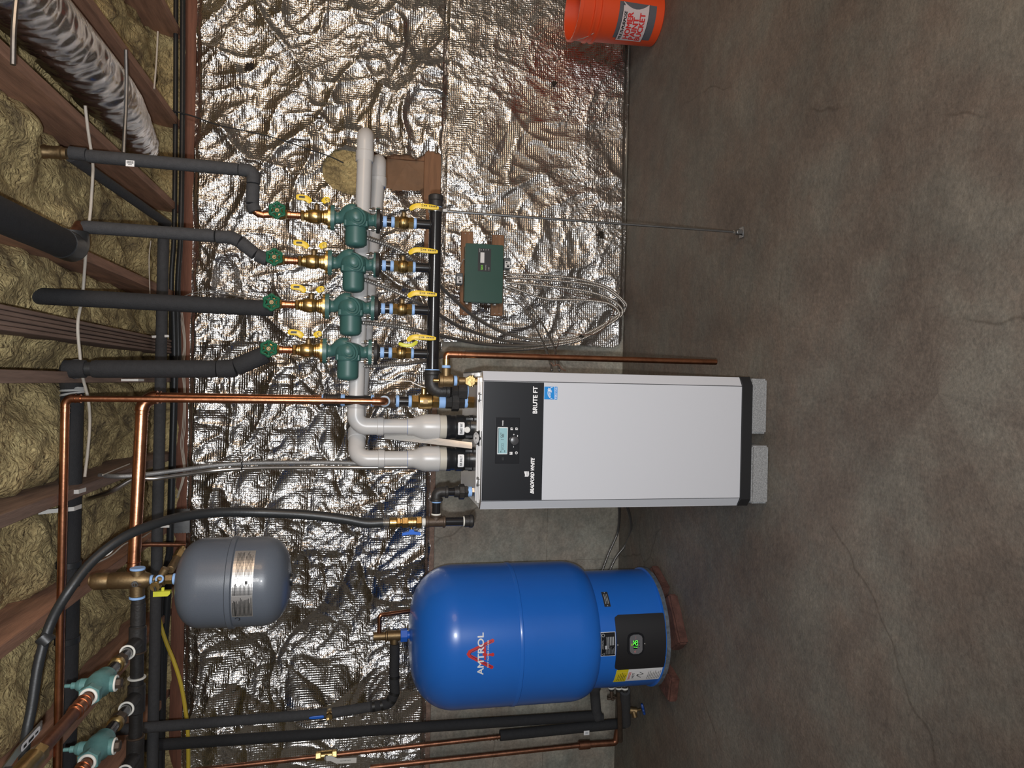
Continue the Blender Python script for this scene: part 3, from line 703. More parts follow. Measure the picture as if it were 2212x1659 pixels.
# ================================================================ copper, iron and brass run over the boiler
def vrun(x, y, Y=RY):                     # vertical run through photo point
    X = P(x, y, Y).x; return lambda xx, dy=0: Vector((X, Y+dy, P(xx, y, Y).z))
def ring_on(mb, a, d, r, w=.003, e=.0016): mb.cyl(Vector(a)-Vector(d).normalized()*w/2, Vector(a)+Vector(d).normalized()*w/2, r+e, 24, .0008)
# hot supply stack beside the relief valve
v = vrun(900, 867)
t = thing('pipe_nipple', 'black pipe with blue sealant rings behind the thin copper pipe, over boiler', 'pipe', v(808))
MB().cyl(v(737), v(805), 11*mm, 24).build('pipe', iron_gloss, t)
MB().cyl(v(736), v(745), 13*mm, 24).build('thread_sealant', tape, t); MB().cyl(v(801), v(808), 13*mm, 24).build('thread_sealant', tape, t)
t = thing('iron_coupling', 'black iron coupling where the wide copper pipe meets the black pipe', 'fitting', v(737))
MB().cyl(v(698), v(737), 13*mm, 24, .003).build('sleeve', iron, t); MB().cyl(v(695), v(700), 11.5*mm, 24).build('thread_sealant', tape, t)
MB().cyl(v(728), v(736), 15*mm, 24, .002).build('rim', iron, t); MB().cyl(v(700), v(706), 15*mm, 24, .002).build('rim', iron, t)
t = thing('iron_tee', 'black iron tee with the copper elbow screwed into its front', 'fitting', v(854))
MB().cyl(v(809), v(853), 14.5*mm, 24, .003).build('body', iron_brown, t)
MB().cyl(v(830), v(830, -.045), 12.5*mm, 24).build('front_outlet', iron_brown, t)
MB().cyl(v(810), v(816), 16.5*mm, 24, .002).build('rim', iron_brown, t); MB().cyl(v(846), v(853), 16.5*mm, 24, .002).build('rim', iron_brown, t)
MB().torus(v(830, -.045), (0, 1, 0), 10*mm, 2.2*mm, 24, 8).build('thread_sealant', mat('pale_sealant', (.45, .55, .66), .6), t)
t = thing('pipe_nipple', 'short black nipple with two blue rings above the big brass valve', 'pipe', v(890))
MB().cyl(v(856), v(888), 11*mm, 24).build('pipe', iron_gloss, t); MB().cyl(v(855), v(862), 13*mm, 24).build('thread_sealant', tape, t); MB().cyl(v(882), v(889), 13*mm, 24).build('thread_sealant', tape, t)
t = thing('ball_valve', 'large brass ball valve with thin pale lever above the boiler', 'valve', v(948))
mb = MB(); mb.hexa(v(889), v(904), 14*mm); a, b = v(903), v(935); l = (b-a).length; mb.lathe([(14*mm, 0), (17*mm, l*.1), (17.5*mm, l*.5), (16.5*mm, l*.9), (13*mm, l)], a, b-a, 28); mb.hexa(v(934), v(948), 14*mm); mb.build('body', brass, t)
q = v(915); s = MB(); s.cyl(q+Vector((14*mm, 0, 0)), q+Vector((28*mm, 0, 0)), 6*mm, 16); s.hexa(q+Vector((27*mm, 0, 0)), q+Vector((32*mm, 0, 0)), 5*mm); s.build('stem', brass, t)
s = MB(); tp = q+Vector((31*mm, 0, 0)); ribbon(s, [tp+Vector((0, 0, -.004)), tp+Vector((4*mm, 0, 12*mm)), tp+Vector((13*mm, 0, 30*mm)), tp+Vector((14*mm, 0, 82*mm))], 10*mm, 1.8*mm, (0, 1, 0)); s.build('lever', cloth_w, t)
D2().rect(-5*mm, -4*mm, 5*mm, 4*mm).build('cast_plate', brass_old, t, plane_map(v(918, -17.7*mm), (0, 0, -1), (1, 0, 0), .0004))
t = thing('pipe_union', 'black iron union below the big brass valve, left of relief valve', 'fitting', v(1012))
MB().cyl(v(948), v(962), 14.5*mm, 24).build('thread_sealant', tape, t); MB().cyl(v(962), v(976), 15*mm, 8, .002).build('tailpiece', iron, t)
MB().cyl(v(975), v(991), 21*mm, 8, .002).build('union_nut', iron, t); MB().hexa(v(990), v(1003), 15*mm).build('end_piece', iron, t)
MB().cyl(v(1002), v(1010), 13*mm, 20).build('thread_sealant', tape, t); MB().hexa(v(1008), v(1024), 13*mm).build('brass_nipple', brass, t)
# wide copper, rising behind then turning left
a = v(697); c1 = P(322, 850, RY); c1.x = a.x; cr = px(10, c1)
zt_ = P(308, 868, RY).z; e1 = P(303, 1232, RY-.05)
t = thing('copper_pipe', 'wide copper pipe rising behind the thin one and turning to the brass separator', 'pipe', a)
pp = fil([a, Vector((a.x, RY, zt_+.0)), Vector((e1.x, RY-.06, zt_))], .045, 8)
MB().tube(pp[:2], 11*mm*.93, 20).build('riser', copper, t)
MB().tube(pp[1:-1], 13.5*mm, 20).build('elbow', copper, t)
MB().tube([pp[-2], pp[-1]], 12*mm, 20).build('run', copper, t)
mb = MB()
for q, d in ((v(690), (0, 0, 1)), (v(683), (0, 0, 1)), (v(678), (0, 0, 1))): ring_on(mb, q, d, 11*mm)
ring_on(mb, pp[1], (0, 0, 1), 13*mm); ring_on(mb, pp[1]-Vector((0, 0, .012)), (0, 0, 1), 12*mm)
ring_on(mb, pp[-2], (1, 0, 0), 13*mm); ring_on(mb, pp[-2]-Vector((.012, 0, 0)), (1, 0, 0), 13*mm)
ring_on(mb, pp[-1]+Vector((.03, 0, 0)), (1, 0, 0), 12.5*mm); ring_on(mb, pp[-1]+Vector((.012, 0, 0)), (1, 0, 0), 12.5*mm); mb.build('joint_rings', copper, t)
# thin copper, in front
fy = RY-.075
s0 = v(830, -.045); s1 = Vector((s0.x, fy, s0.z)); r1 = P(782, 870, fy)
cx_ = P(830, 871, fy).x
top = P(142, 868, fy); top.x = cx_
left = P(135, 1700, fy); left.z = top.z
t = thing('copper_pipe', 'thin copper pipe from the iron tee up and then left along the ceiling', 'pipe', s1)
pp = fil([s0, s1+Vector((0, -.004, .0)), Vector((cx_, fy-.004, top.z)), Vector((left.x, fy-.004, top.z-.0))], .022, 7)
MB().tube(fil([s0, s1+Vector((0, -.004, 0)), s1+Vector((0, -.004, .04))], .02, 7), 8.5*mm, 16).build('elbow', copper, t)
MB().tube([s1+Vector((0, -.004, .03)), Vector((cx_, fy-.004, top.z-.03))], 6.2*mm, 18).build('riser', copper, t)
MB().tube(fil([Vector((cx_, fy-.004, top.z-.045)), Vector((cx_, fy-.004, top.z)), Vector((cx_-.045, fy-.004, top.z))], .026, 7), 8*mm, 16).build('elbow', copper, t)
MB().tube([Vector((cx_-.03, fy-.004, top.z)), Vector((left.x, fy-.004, top.z))], 8*mm, 18).build('run', copper, t)
mb = MB()
for z in (.042, .030): ring_on(mb, s1+Vector((0, -.004, z)), (0, 0, 1), 8*mm)
for z in (.03, .045): ring_on(mb, (cx_, fy-.004, top.z-z), (0, 0, 1), 8*mm); ring_on(mb, (cx_-z, fy-.004, top.z), (1, 0, 0), 8*mm)
mb.build('joint_rings', copper, t)
# --- relief valve: brass body in front of the black elbow, copper discharge to the floor
ry = RY-.09
t = thing('relief_valve', 'brass pressure relief valve on the boiler top right, hexagonal plug in front', 'valve', P(1035, 826, ry))
q = P(962, 822, ry); u = px(1, q); Z = lambda xx: Vector((q.x, ry, P(xx, 827, ry).z))
mb = MB(); mb.lathe([(12*u, 0), (15.5*u, 2*u), (15.5*u, 9*u), (14*u, 10*u), (14*u, 30*u), (11*u, 33*u)], Z(947), (0, 0, -1), 28)
mb.cyl(Z(963), Z(963)+Vector((27*u, 0, 0)), 10*u, 24); b = mb.build('body', brass_old, t)
MB().cyl(Z(935), Z(949), 4*u, 14).build('test_plug', brass, t)
MB().cyl(Z(979), Z(987), 11*u, 20).build('thread_sealant', tape, t)
mb = MB(); mb.hexa(Z(986), Z(991), 11*u); mb.cyl(Z(990), Z(1005), 8.5*u, 20); mb.build('nipple', brass_old, t)
mb = MB(); p = Z(1014); mb.cyl(p+Vector((0, .02, 0)), p+Vector((0, -.012, 0)), 10*u, 20); mb.build('cross_body', brass_old, t)
MB().cyl(p+Vector((0, -.008, 0)), p+Vector((0, -.022, 0)), 12.5*u, 6, .0015).build('hexagonal_plug', brass, t)
mb = MB(); mb.cyl(Z(1022), Z(1037), 9*u, 20); mb.cyl(p+Vector((.008, .006, -.012)), p+Vector((.021, .006, -.012)), 3.5*u, 12); mb.cyl(p+Vector((-.008, .006, -.012)), p+Vector((-.021, .006, -.012)), 3.5*u, 12); mb.build('tail', brass, t)
o_ = Z(963)+Vector((27*u, 0, 0)); t2 = thing('copper_pipe', 'copper discharge pipe hanging open ended beside the boiler, right side', 'pipe', P(1548, 785, ry))
el_ = P(985, 766, ry); bx = el_.x; ez = P(974, 768, ry).z
dn = Vector((bx, ry, P(1547, 785, ry).z))
MB().cyl(o_, o_+Vector((6*u, 0, 0)), 9.5*u, 20).build('thread_sealant', tape, t2)
MB().cyl(o_+Vector((5*u, 0, 0)), o_+Vector((20*u, 0, 0)), 8*u, 18).build('brass_adapter', brass, t2)
pp = fil([o_+Vector((18*u, 0, 0)), Vector((bx, ry, o_.z)), Vector((bx, ry, o_.z-.05))], .028, 8)
MB().tube(pp, 7.4*u, 18).build('elbow', copper, t2)
MB().tube([Vector((bx, ry, o_.z-.04)), dn+Vector((0, 0, .002)), dn], [6.6*u, 6.6*u, 6.2*u], 20).build('pipe', copper, t2)
mb = MB()
for z in (.042, .054, .066): ring_on(mb, (bx, ry, o_.z-z), (0, 0, 1), 7*u)
mb.build('joint_rings', copper, t2)
# --- black insulated risers
def sleeve(name, label, segs, r, mt=foam, extra=None, Y=RY, n=18, rad=.03):
    t = thing(name, label, 'pipe insulation', P(segs[0][0][0], segs[0][0][1], segs[0][0][2] if len(segs[0][0]) > 2 else Y))
    for s_ in segs:
        pts = [P(q[0], q[1], q[2] if len(q) > 2 else Y) for q in s_]
        rr = [px(r, pts[0])*f for f in (.985, 1)]
        pth = fil(pts, rad, 6) if len(pts) > 2 else pts
        pth = [pth[0], pth[0].lerp(pth[1], .03)]+pth[1:-1]+[pth[-1].lerp(pth[-2], .03), pth[-1]]
        R_ = px(r, pts[0]); rl = [R_*.93]+[R_]*(len(pth)-2)+[R_*.93]
        MB().tube(pth, rl, n).build('sleeve', mt, t)
    if extra: extra(t)
    return t
def core(t, a, b, r=5, mt=rubber):
    A, B = P(*a), P(*b); MB().tube([A, B], px(r, A), 10).build('pipe_core', mt, t)
t = sleeve('insulated_riser', 'grey foam covered riser with barcode sticker, rightmost, over the first pump', [[(150, 330, 2.6), (187, 334, 2.6)], [(188.5, 337), (515, 366)], [(517, 366), (548, 370), (547, 397)], [(547, 399), (545, 440)], [(545, 442), (551, 458)]], 14, foam_l, rad=.03)
p = P(281, 352, RY-.045)
st = D2().rect(-.028*.5*2, -.013, .028*.5*2, .013); MB().box(P(281, 353, RY-.0425), (.020, .0012, .026), 0).build('sticker', print_w, t)
fr = plane_map(P(281, 353, RY-.0435), (0, 0, -1), (1, 0, 0), 0); d2 = D2()
xk = -.011
for k in range(11):
    w_ = .0006+.0010*((k*7) % 3)/2; d2.rect(xk, -.001, xk+w_, .008); xk += .002
d2.rect(-.006, -.005, .006, -.003); d2.build('barcode', ink, t, fr)
mb = MB(); e = P(600, 466, RY); e.x = XK[0]; e.z = cp(578).z-.012
MB().tube(fil([P(548, 452, RY), P(556, 461, RY), P(566, 464, RY), e], .03, 6), 7.5*mm, 16).build('copper_bend', copper, t)
mb = MB()
for q in ((556, 461), (570, 465)): ring_on(mb, P(q[0], q[1], RY), (-.1, 0, 1), 8.3*mm)
mb.build('joint_rings', copper, t)
t = thing('air_vent', 'dull brass threaded cap on the top of the rightmost insulated riser', 'fitting', P(150, 331, RY))
u = px(1, P(120, 330, RY)); a = P(145, 332, RY)
MB().lathe([(12*u, 0), (12.5*u, 8*u), (15*u, 10*u), (15*u, 15*u), (13*u, 16*u), (13*u, 40*u), (14.5*u, 42*u), (14.5*u, 48*u), (10*u, 50*u)], a, (0, 0, 1), 24).build('body', brass_old, t)
MB().cyl(a+Vector((.004, 0, 50*u)), a+Vector((.004, 0, 56*u)), 3*u, 8).build('tip', brass_old, t)
t = sleeve('insulated_riser', 'grey foam covered riser bending right, over the second pump', [[(178, 490), (464, 510)], [(467, 511), (500, 513), (518, 522)], [(520, 524), (552, 549)], [(554, 551), (578, 561)]], 14, foam_l, rad=.04)
e = cp(578); e.x = XK[1]; MB().tube([P(574, 559, RY), e], 7*mm, 14).build('copper_stub', copper, t)
t = sleeve('insulated_riser', 'straight thick black foam riser over the third pump', [[(40, 637), (590, 667)]], 18.5, foam, n=24)
e = cp(600); MB().tube([P(560, 661, RY+.01), cp(580)], 7*mm, 14).build('copper_stub', copper, t)
u = px(1, P(30, 640, RY)); MB().tube([P(42, 641, RY), P(10, 637, RY)], 9*u, 16).build('copper_top', copper_old, t)
MB().tube(fil([P(16, 638, RY), P(4, 636, RY), P(-6, 600, 2.5)], .02), 11*u, 16).build('copper_elbow', copper_old, t)
t = sleeve('insulated_riser', 'black foam riser kinked twice over the leftmost pump', [[(138, 797), (186, 797)], [(200, 797), (468, 797)], [(470, 797), (500, 796), (508, 794)], [(510, 793), (575, 765)]], 19.5, foam, n=24, rad=.04)
core(t, (180, 797, RY), (205, 797, RY), 16); e = cp(584); e.x = XK[3]; MB().tube([P(565, 768, RY+.01), e], 7*mm, 14).build('copper_stub', copper, t)
# --- insulated lines running with the joists and along the wall
def line(name, label, pts, r, mt, cat='pipe insulation', n=16, rad=.05, rref=0):
    PP = PL(pts); R_ = px(r, PP[rref]); o = MB().tube(fil(PP, rad, 6) if len(PP) > 2 else PP, R_, n).build(name, mt); return tag(o, label, cat)
a = P(152, 338, 2.66); b = Vector((P(362, 484, 3.5).x, 3.5, P(362, 484, 3.5).z))
o = MB().tube([a, b], px(12, a), 16).build('insulated_pipe', foam_l); tag(o, 'grey foam pipe slanting from the first riser to the wall, under a joist', 'pipe insulation')
zl = P(350, 660, 3.5); a = P(352, 484, 3.5); b = P(330, 1700, 3.5); a.z = b.z = zl.z
o = MB().tube([a, b], px(11.5, zl), 16).build('insulated_pipe', foam_l); tag(o, 'long grey foam pipe running along the wall above the sill', 'pipe insulation')
# big foam pipe coming towards the viewer at the upper edge
a = P(158, 536, 2.54); b = P(0, 470, 1.98); b.z = a.z
d_ = (Vector((a.x, 1.7, a.z)))
t = thing('insulated_pipe', 'thick black foam pipe with a taped end beside the second riser', 'pipe insulation', a)
MB().tube([Vector((a.x, a.y-.10, a.z)), d_], .046, 20).build('sleeve', foam, t)
MB().tube(fil([Vector((a.x, a.y-.095, a.z)), Vector((a.x, a.y, a.z)), Vector((a.x+.05, a.y, a.z+.004))], .04), .048, 20).build('elbow_cover', rubber, t)
MB().tube([Vector((a.x+.03, a.y, a.z+.005)), P(172, 487, 2.60)], .018, 14).build('copper_tee', copper_old, t)
# thick line under the ceiling to the left
zl = P(148, 1240, 2.75); a = P(160, 800, 2.75); b = P(140, 1720, 2.75); a.z = b.z = zl.z
t = thing('insulated_pipe', 'very thick black foam pipe running left under the ceiling behind thin copper', 'pipe insulation', zl)
MB().tube([a+Vector((-.045, 0, 0)), b], px(22, zl), 24).build('sleeve', foam, t)
MB().tube(fil([P(165, 797, RY+.01), P(150, 799, 2.68), P(152, 835, 2.75)], .03), px(20, zl), 20).build('elbow_cover', foam_l, t)
for y in (1375, 1212):
    MB().cyl(Vector((P(150, y, 2.75).x, 2.75, zl.z)), Vector((P(150, y+14, 2.75).x, 2.75, zl.z)), px(22, zl)+.004, 24).build('binding_band', rubber, t)
p = P(153, 836, 2.72); ta = MB()
for k in range(3): ta.torus(Vector((p.x-.012*k, 2.75, zl.z)), (1, 0, .15*k-.1), px(22, zl)+.001, .004, 28, 6)
ta.build('clear_tape', mat('clear_tape', (.55, .55, .53), .2, coat=.5), t)
# thin black water lines along the sill
for (y0, y1, x0, x1, r, lb) in ((-40, 860, 380, 372, 5, 'upper thin black line clipped along the sill at the right'), (-40, 780, 395, 386, 5.5, 'lower thin black line hugging the sill at the right')):
    pts = [P(x0, y0, 3.85), P(x0-1, 250, 3.86), P((x0+x1)/2, 500, 3.85), P(x1-2, 620, 3.85), P(x1, y1, 3.85)]; zz = pts[0].z
    o = MB().tube(smooth(pts, 6), px(r, pts[0]), 10).build('water_line', rubber); tag(o, lb, 'pipe', 'thin black lines along the sill')
pts = [P(374, 640, 3.83), P(377, 790, 3.83), P(372, 1000, 3.83), P(364, 1250, 3.83), P(353, 1440, 3.83), P(347, 1700, 3.83)]
o = MB().tube(smooth(pts, 6), px(7.5, pts[0]), 12).build('water_line', rubber); tag(o, 'thicker glossy black line continuing left along the sill', 'pipe')
pts = [P(366, 1180, 3.80), P(348, 1300, 3.80), P(349, 1500, 3.80), P(343, 1700, 3.80)]
o = MB().tube(smooth(pts, 6), px(5, pts[0]), 10).build('water_line', foam); tag(o, 'slim dull black line beside the yellow cable at the far left', 'pipe')
# ================================================================ the boiler on its two blocks
BY = 2.40; BB = 2.90
b0 = P(1042, 950, BY).z; b1 = P(1600, 950, BY).z; b2 = P(1622, 950, BY).z
xi0, xi1 = P(1300, 1080, BY).x, P(1300, 827, BY).x; xo0, xo1 = xi0-.029, xi1+.032; cy_ = BY+.020
B = thing('floor_boiler', 'tall white boiler with black control panel standing on two concrete blocks', 'boiler', ((xi0+xi1)/2, 2.65, b2))
out = [(xo0, BB), (xo0, cy_), (xi0, BY), (xi1, BY), (xo1, cy_), (xo1, BB)]
inset = lambda k: [(xo0+k, BB-k), (xo0+k, cy_+k*.4), (xi0+k*.5, BY+k), (xi1-k*.5, BY+k), (xo1-k, cy_+k*.4), (xo1-k, BB-k)]
def extr(poly, z0, z1): return MB().prism(poly, (0, 0, z0), (1, 0, 0), (0, 1, 0), (0, 0, z1-z0))
pz = P(1172, 950, BY).z
extr(inset(.006), b2+.012, b0-.002).build('cabinet', mat('cabinet_dark', (.05, .05, .052), .5), B)
g = .0025
dr = extr([(xi0+g, BY+.02), (xi0+g, BY-.001), (xi1-g, BY-.001), (xi1-g, BY+.02)], b1, b0).build('front_door', white_p, B)
for pl in ([(xo0, cy_+.03), (xo0, cy_), (xi0, BY), (xi0, BY+.02)], [(xi1, BY+.02), (xi1, BY), (xo1, cy_), (xo1, cy_+.03)]):
    extr(pl, b1-.0, b0).build('corner_panel', white_p, B)
extr([(xo0-.001, cy_), (xo0-.001, BB), (xo0+.004, BB), (xo0+.004, cy_)], b1, b0).build('side_panel', white_p, B)
extr([(xo1+.001, cy_+.03), (xo1+.001, BB), (xo1-.004, BB), (xo1-.004, cy_+.03)], b1, b0).build('side_panel', mat('side_dark', (.04, .04, .042), .5), B)
pl = [(xo0-.002, BB), (xo0-.002, cy_-.003), (xi0-.003, BY-.006), (xi1+.003, BY-.006), (xo1+.002, cy_-.003), (xo1+.002, BB)]
extr(pl, b2, b1-.001).build('plinth', plastic_k, B)
cp_ = extr([(xi0+.0035, BY-.001), (xi0+.0035, BY-.005), (xi1-.0035, BY-.005), (xi1-.0035, BY-.001)], pz, b0-.001).build('control_panel', panel_k, B)
fz = BY-.005
pf = plane_map((0, fz, 0), (1, 0, 0), (0, 0, 1), .0006)
def q2(x, y, Y=BY-.005): p = P(x, y, Y); return p.x, p.z
u = px(1, P(1100, 950, BY))
x0, z0 = q2(1160, 893); x1, _ = q2(1160, 835)
D2().text('BRUTE FT', x0, q2(1160, 893)[1], 9.5*u, x1-x0, bold=.012).build('lettering', print_w, cp_, pf)
x0, z0 = q2(1153, 1066); x1, _ = q2(1153, 989)
D2().text('BRADFORD WHITE', x0, z0, 8*u, x1-x0-1.5*u, bold=.012, shear=.25).build('lettering', print_w, cp_, pf)
x0, z0 = q2(1142, 1029); w_ = 10*u; d2 = D2()                      # shield emblem above the name
for k in range(4):
    zk = z0+k*2.3*u; d2.poly([(x0+.2*u*k, zk), (x0+w_*.5, zk-.7*u), (x0+w_+.2*u*k, zk), (x0+w_+.2*u*k, zk+1.5*u), (x0+w_*.5, zk+.8*u), (x0+.2*u*k, zk+1.5*u)])
d2.rect(x0-.3*u, z0, x0+1.2*u, z0+9*u).rect(x0+w_-.6*u, z0, x0+w_+.8*u, z0+9*u).poly([(x0-.3*u, z0+9*u), (x0+2*u, z0+8*u), (x0+w_*.5, z0+9.3*u), (x0+w_+.8*u, z0+10.5*u), (x0+w_+.8*u, z0+8*u), (x0+w_*.5, z0+7.6*u)])
d2.build('emblem', print_w, cp_, pf)
# display unit
a, b_ = q2(1121, 1001), q2(1071, 902)
du = MB(); du.box(((a[0]+b_[0])/2, fz-.001, (a[1]+b_[1])/2), (b_[0]-a[0], .003, b_[1]-a[1]), .001); du.build('display_bezel', mat('bezel_black', (.014, .015, .018), .2), B)
fr = plane_map((0, fz-.0025, 0), (1, 0, 0), (0, 0, 1), .0005)
s0_, s1_ = q2(1095.5, 981), q2(1074.5, 922.5); lc = MB(); lc.box(((s0_[0]+s1_[0])/2, fz-.0035, (s0_[1]+s1_[1])/2), (s1_[0]-s0_[0], .003, s1_[1]-s0_[1]), .0008); L_ = lc.build('display', mat('lcd_rim', (.75, .78, .80), .4), B)
f2 = plane_map((0, fz-.005, 0), (1, 0, 0), (0, 0, 1), .0003); f3 = plane_map((0, fz-.0055, 0), (1, 0, 0), (0, 0, 1), .0003)
D2().rect(s0_[0]+1.6*u, s0_[1]+1.3*u, s1_[0]-1.6*u, s1_[1]-1.3*u).build('screen', mat('lcd', (.21, .35, .38), .25, emit=.35), L_, f2)
def seg7(d2, ch, x, z, w, h, t, sh=.12):
    S = {'0': 'abcdef', '1': 'bc', '2': 'abged', '5': 'afgcd', '6': 'afgecd', '7': 'abc', '8': 'abcdefg', '9': 'abcdfg'}[ch]
    Pn = {'a': ((0, h), (w, h)), 'b': ((w, h), (w, h/2)), 'c': ((w, h/2), (w, 0)), 'd': ((0, 0), (w, 0)), 'e': ((0, 0), (0, h/2)), 'f': ((0, h/2), (0, h)), 'g': ((0, h/2), (w, h/2))}
    for s in S:
        (ax, ay), (bx_, by_) = Pn[s]; k = .14
        ax, bx_ = ax+(bx_-ax)*k, bx_-(bx_-ax)*k; ay, by_ = ay+(by_-ay)*k, by_-(by_-ay)*k
        d2.line([(x+ax+ay*sh, z+ay), (x+bx_+by_*sh, z+by_)], t)
    return d2
d2 = D2(); x, z = q2(1087.5, 950)
for k, c in enumerate('156'): seg7(d2, c, x+k*4.6*u-(2.2*u if c == '1' else 0), z, 3*u, 6.5*u, .9*u)
d2.ring(x+14.5*u, z+6.5*u, .8*u, .5*u)
d2.build('lcd_digits', ink, L_, f3); d2 = D2(); x, z = q2(1087, 974)
for k, c in enumerate('7200'): seg7(d2, c, x+k*4.3*u, z, 2.8*u, 4.8*u, .6*u, .05)
x, z = q2(1090, 976.5); d2.rect(x, z, x+4.5*u, z+1.3*u); d2.rect(*q2(1082, 977), *q2(1080, 974)); d2.rect(*q2(1078, 927), *q2(1076.5, 923.5+1)); d2.rect(*q2(1076.2, 978), *q2(1075.9, 925))
d2.build('lcd_marks', mat('lcd_grey', (.05, .09, .10), .5), L_, f3)
d2 = D2(); x, z = q2(1087, 919); d2.text('POWER', x, z, 2.6*u, 11*u, bold=.008)
for xx, yy in ((1105, 926), (1115.5, 926)): x, z = q2(xx, yy); d2.ring(x, z, 2.3*u, .8*u); d2.rect(x-2.6*u, z-2.6*u, x-1*u, z+2.6*u); d2.rect(x-2*u, z+.5*u, x+2.6*u, z+2.4*u)
x, z = q2(1103.5, 979); d2.rect(x-3*u, z-3*u, x+3*u, z-.4*u).rect(x-3*u, z+.4*u, x-.4*u, z+3*u).rect(x+.4*u, z+1*u, x+3*u, z+3*u)
x, z = q2(1115, 978); d2.ring(x, z, 2.4*u, .9*u, 120, 420).rect(x-.4*u, z, x+.4*u, z+3.4*u)
x, z = q2(1109.5, 938.5); d2.rect(x-1.5*u, z-.4*u, x+1.5*u, z+.4*u).rect(x-.4*u, z-1.5*u, x+.4*u, z+1.5*u)
x, z = q2(1117.5, 942); d2.rect(x-1.7*u, z-.5*u, x+1.7*u, z+.5*u).poly([(x+1.2*u, z-1.3*u), (x+2.6*u, z), (x+1.2*u, z+1.3*u)])
x, z = q2(1109, 965); d2.rect(x-1.4*u, z-.4*u, x+1.4*u, z+.4*u)
d2.build('key_symbols', print_w, B, fr)
kx, kz = q2(1110, 951.5); k = MB(); k.lathe([(9.8*u, 0), (9.6*u, .008), (8.8*u, .011), (6*u, .0125), (.001, .013)], (kx, fz-.0025, kz), (0, -1, 0), 32); k.build('dial', mat('dial', (.055, .055, .06), .3), B)
a, b_ = q2(1092, 996), q2(1080, 986); MB().box(((a[0]+b_[0])/2, fz-.003, (a[1]+b_[1])/2), (b_[0]-a[0]-.004, .002, .009), .0006).build('port_cover', plastic_k, B)
# efficiency sticker on the door
a, b_ = q2(1203.5, 863, BY-.001), q2(1176, 835, BY-.001); w_ = b_[0]-a[0]; h_ = b_[1]-a[1]
stk = MB().box(((a[0]+b_[0])/2, BY-.0014, (a[1]+b_[1])/2), (w_, .0008, h_), 0).build('sticker', mat('sticker_blue', (.0, .22, .62), .4), B)
f4 = plane_map((a[0], BY-.0018, a[1]), (1, 0, 0), (0, 0, 1), .0003); d2 = D2()
d2.rect(0, h_*.20, w_, h_*.225).text('ENERGY STAR', w_*.05, h_*.05, h_*.11, w_*.9, bold=.008)
d2.ring(w_*.5, h_*.30, w_*.46, w_*.03, 12, 168, 30); d2.text('energy', w_*.12, h_*.42, h_*.26, w_*.62, shear=.35)
sp = [(w_*.78+w_*.15*(1 if i % 2 == 0 else .42)*math.cos(math.pi/2+i*math.pi/5+.3), h_*.62+w_*.15*(1 if i % 2 == 0 else .42)*math.sin(math.pi/2+i*math.pi/5+.3)) for i in range(10)]
d2.line(sp, w_*.025, True); d2.line([(w_*.60, h_*.5), (w_*.7, h_*.58)], w_*.03); d2.build('sticker_print', print_w, stk, f4)
# steel top deck with clear ribbed edge, gauge and latches
dk = extr([(xo0+.004, BB), (xo0+.004, cy_+.002), (xi0+.002, BY+.004), (xi1-.002, BY+.004), (xo1-.004, cy_+.002), (xo1-.004, BB)], b0-.001, b0+.004).build('top_deck', steel, B)
for yy, w_ in ((.006, .004), (.030, .003), (.043, .003), (.075, .002)):
    MB().box(((xi0+xi1)/2, BY+yy, b0+.0065), (xi1-xi0-.01+(.03 if yy > .02 else 0), w_, .006), .001).build('deck_rib', mat('rib_white', (.78, .77, .76), .3, .3), dk)
for k in range(5): MB().box((xo1-.012, BY+.09+k*.035, b0+.006), (.014, .004, .005), .001).build('vent_slot', steel, dk)
gp = P(1034, 946, BY+.03); gg = MB(); gg.lathe([(14*u, 0), (14.5*u, .002), (14.5*u, .010), (13*u, .012)], (gp.x, BY+.028, b0+.006), Vector((0, -.35, 1)), 28); G = gg.build('pressure_gauge', plastic_k, B)
n_ = Vector((0, -.35, 1)).normalized(); go = Vector((gp.x, BY+.028, b0+.006))+n_*.0125
MB().lathe([(12.5*u, 0), (12.5*u, .0008)], go, n_, 28).build('dial_face', print_w, G)
ex_ = Vector((1, 0, 0)); ey_ = n_.cross(ex_); gm = plane_map(go+n_*.001, ex_, ey_, .0003)
D2().disc(0, 0, 2.2*u).line([(0, 0), (-6*u, 4*u)], 1*u).ring(0, 0, 8*u, .5*u, -40, 220).ring(0, 0, 10.5*u, .6*u, -40, 220, 30).build('dial_print', ink, G, gm)
MB().box((gp.x, BY+.012, b0+.006), (34*u, .016, .012), .002).build('gauge_bracket', plastic_k, B)
for yy in (858, 1040):
    q = P(1036, yy, BY+.02); lt = MB(); lt.box((q.x, BY+.018, b0+.008), (.032, .028, .006), .001); lt.tube(fil([(q.x-.010, BY+.004, b0+.006), (q.x-.010, BY+.0, b0+.016), (q.x+.010, BY+.0, b0+.016), (q.x+.010, BY+.004, b0+.006)], .004, 4), .0018, 6)
    lt.cyl((q.x-.016, BY+.012, b0+.013), (q.x+.016, BY+.012, b0+.013), .003, 8); lt.build('latch', chrome, B)
# --- concrete blocks
for (y0, y1, x1, lb) in ((963, 1088, 1660, 'rough grey concrete block under the left half of the white boiler'), (818, 937, 1657, 'rough grey concrete block under the right half of the white boiler')):
    a = PZ(x1, (y0+y1)/2, 0); X0 = P(1640, y1, a.y).x; X1 = P(1640, y0, a.y).x
    o = MB().box(((X0+X1)/2, a.y+.19, b2/2-.0005), (X1-X0, .38, b2-.001), .006, seg=2).build('concrete_block', block_m); tag(o, lb, 'block')
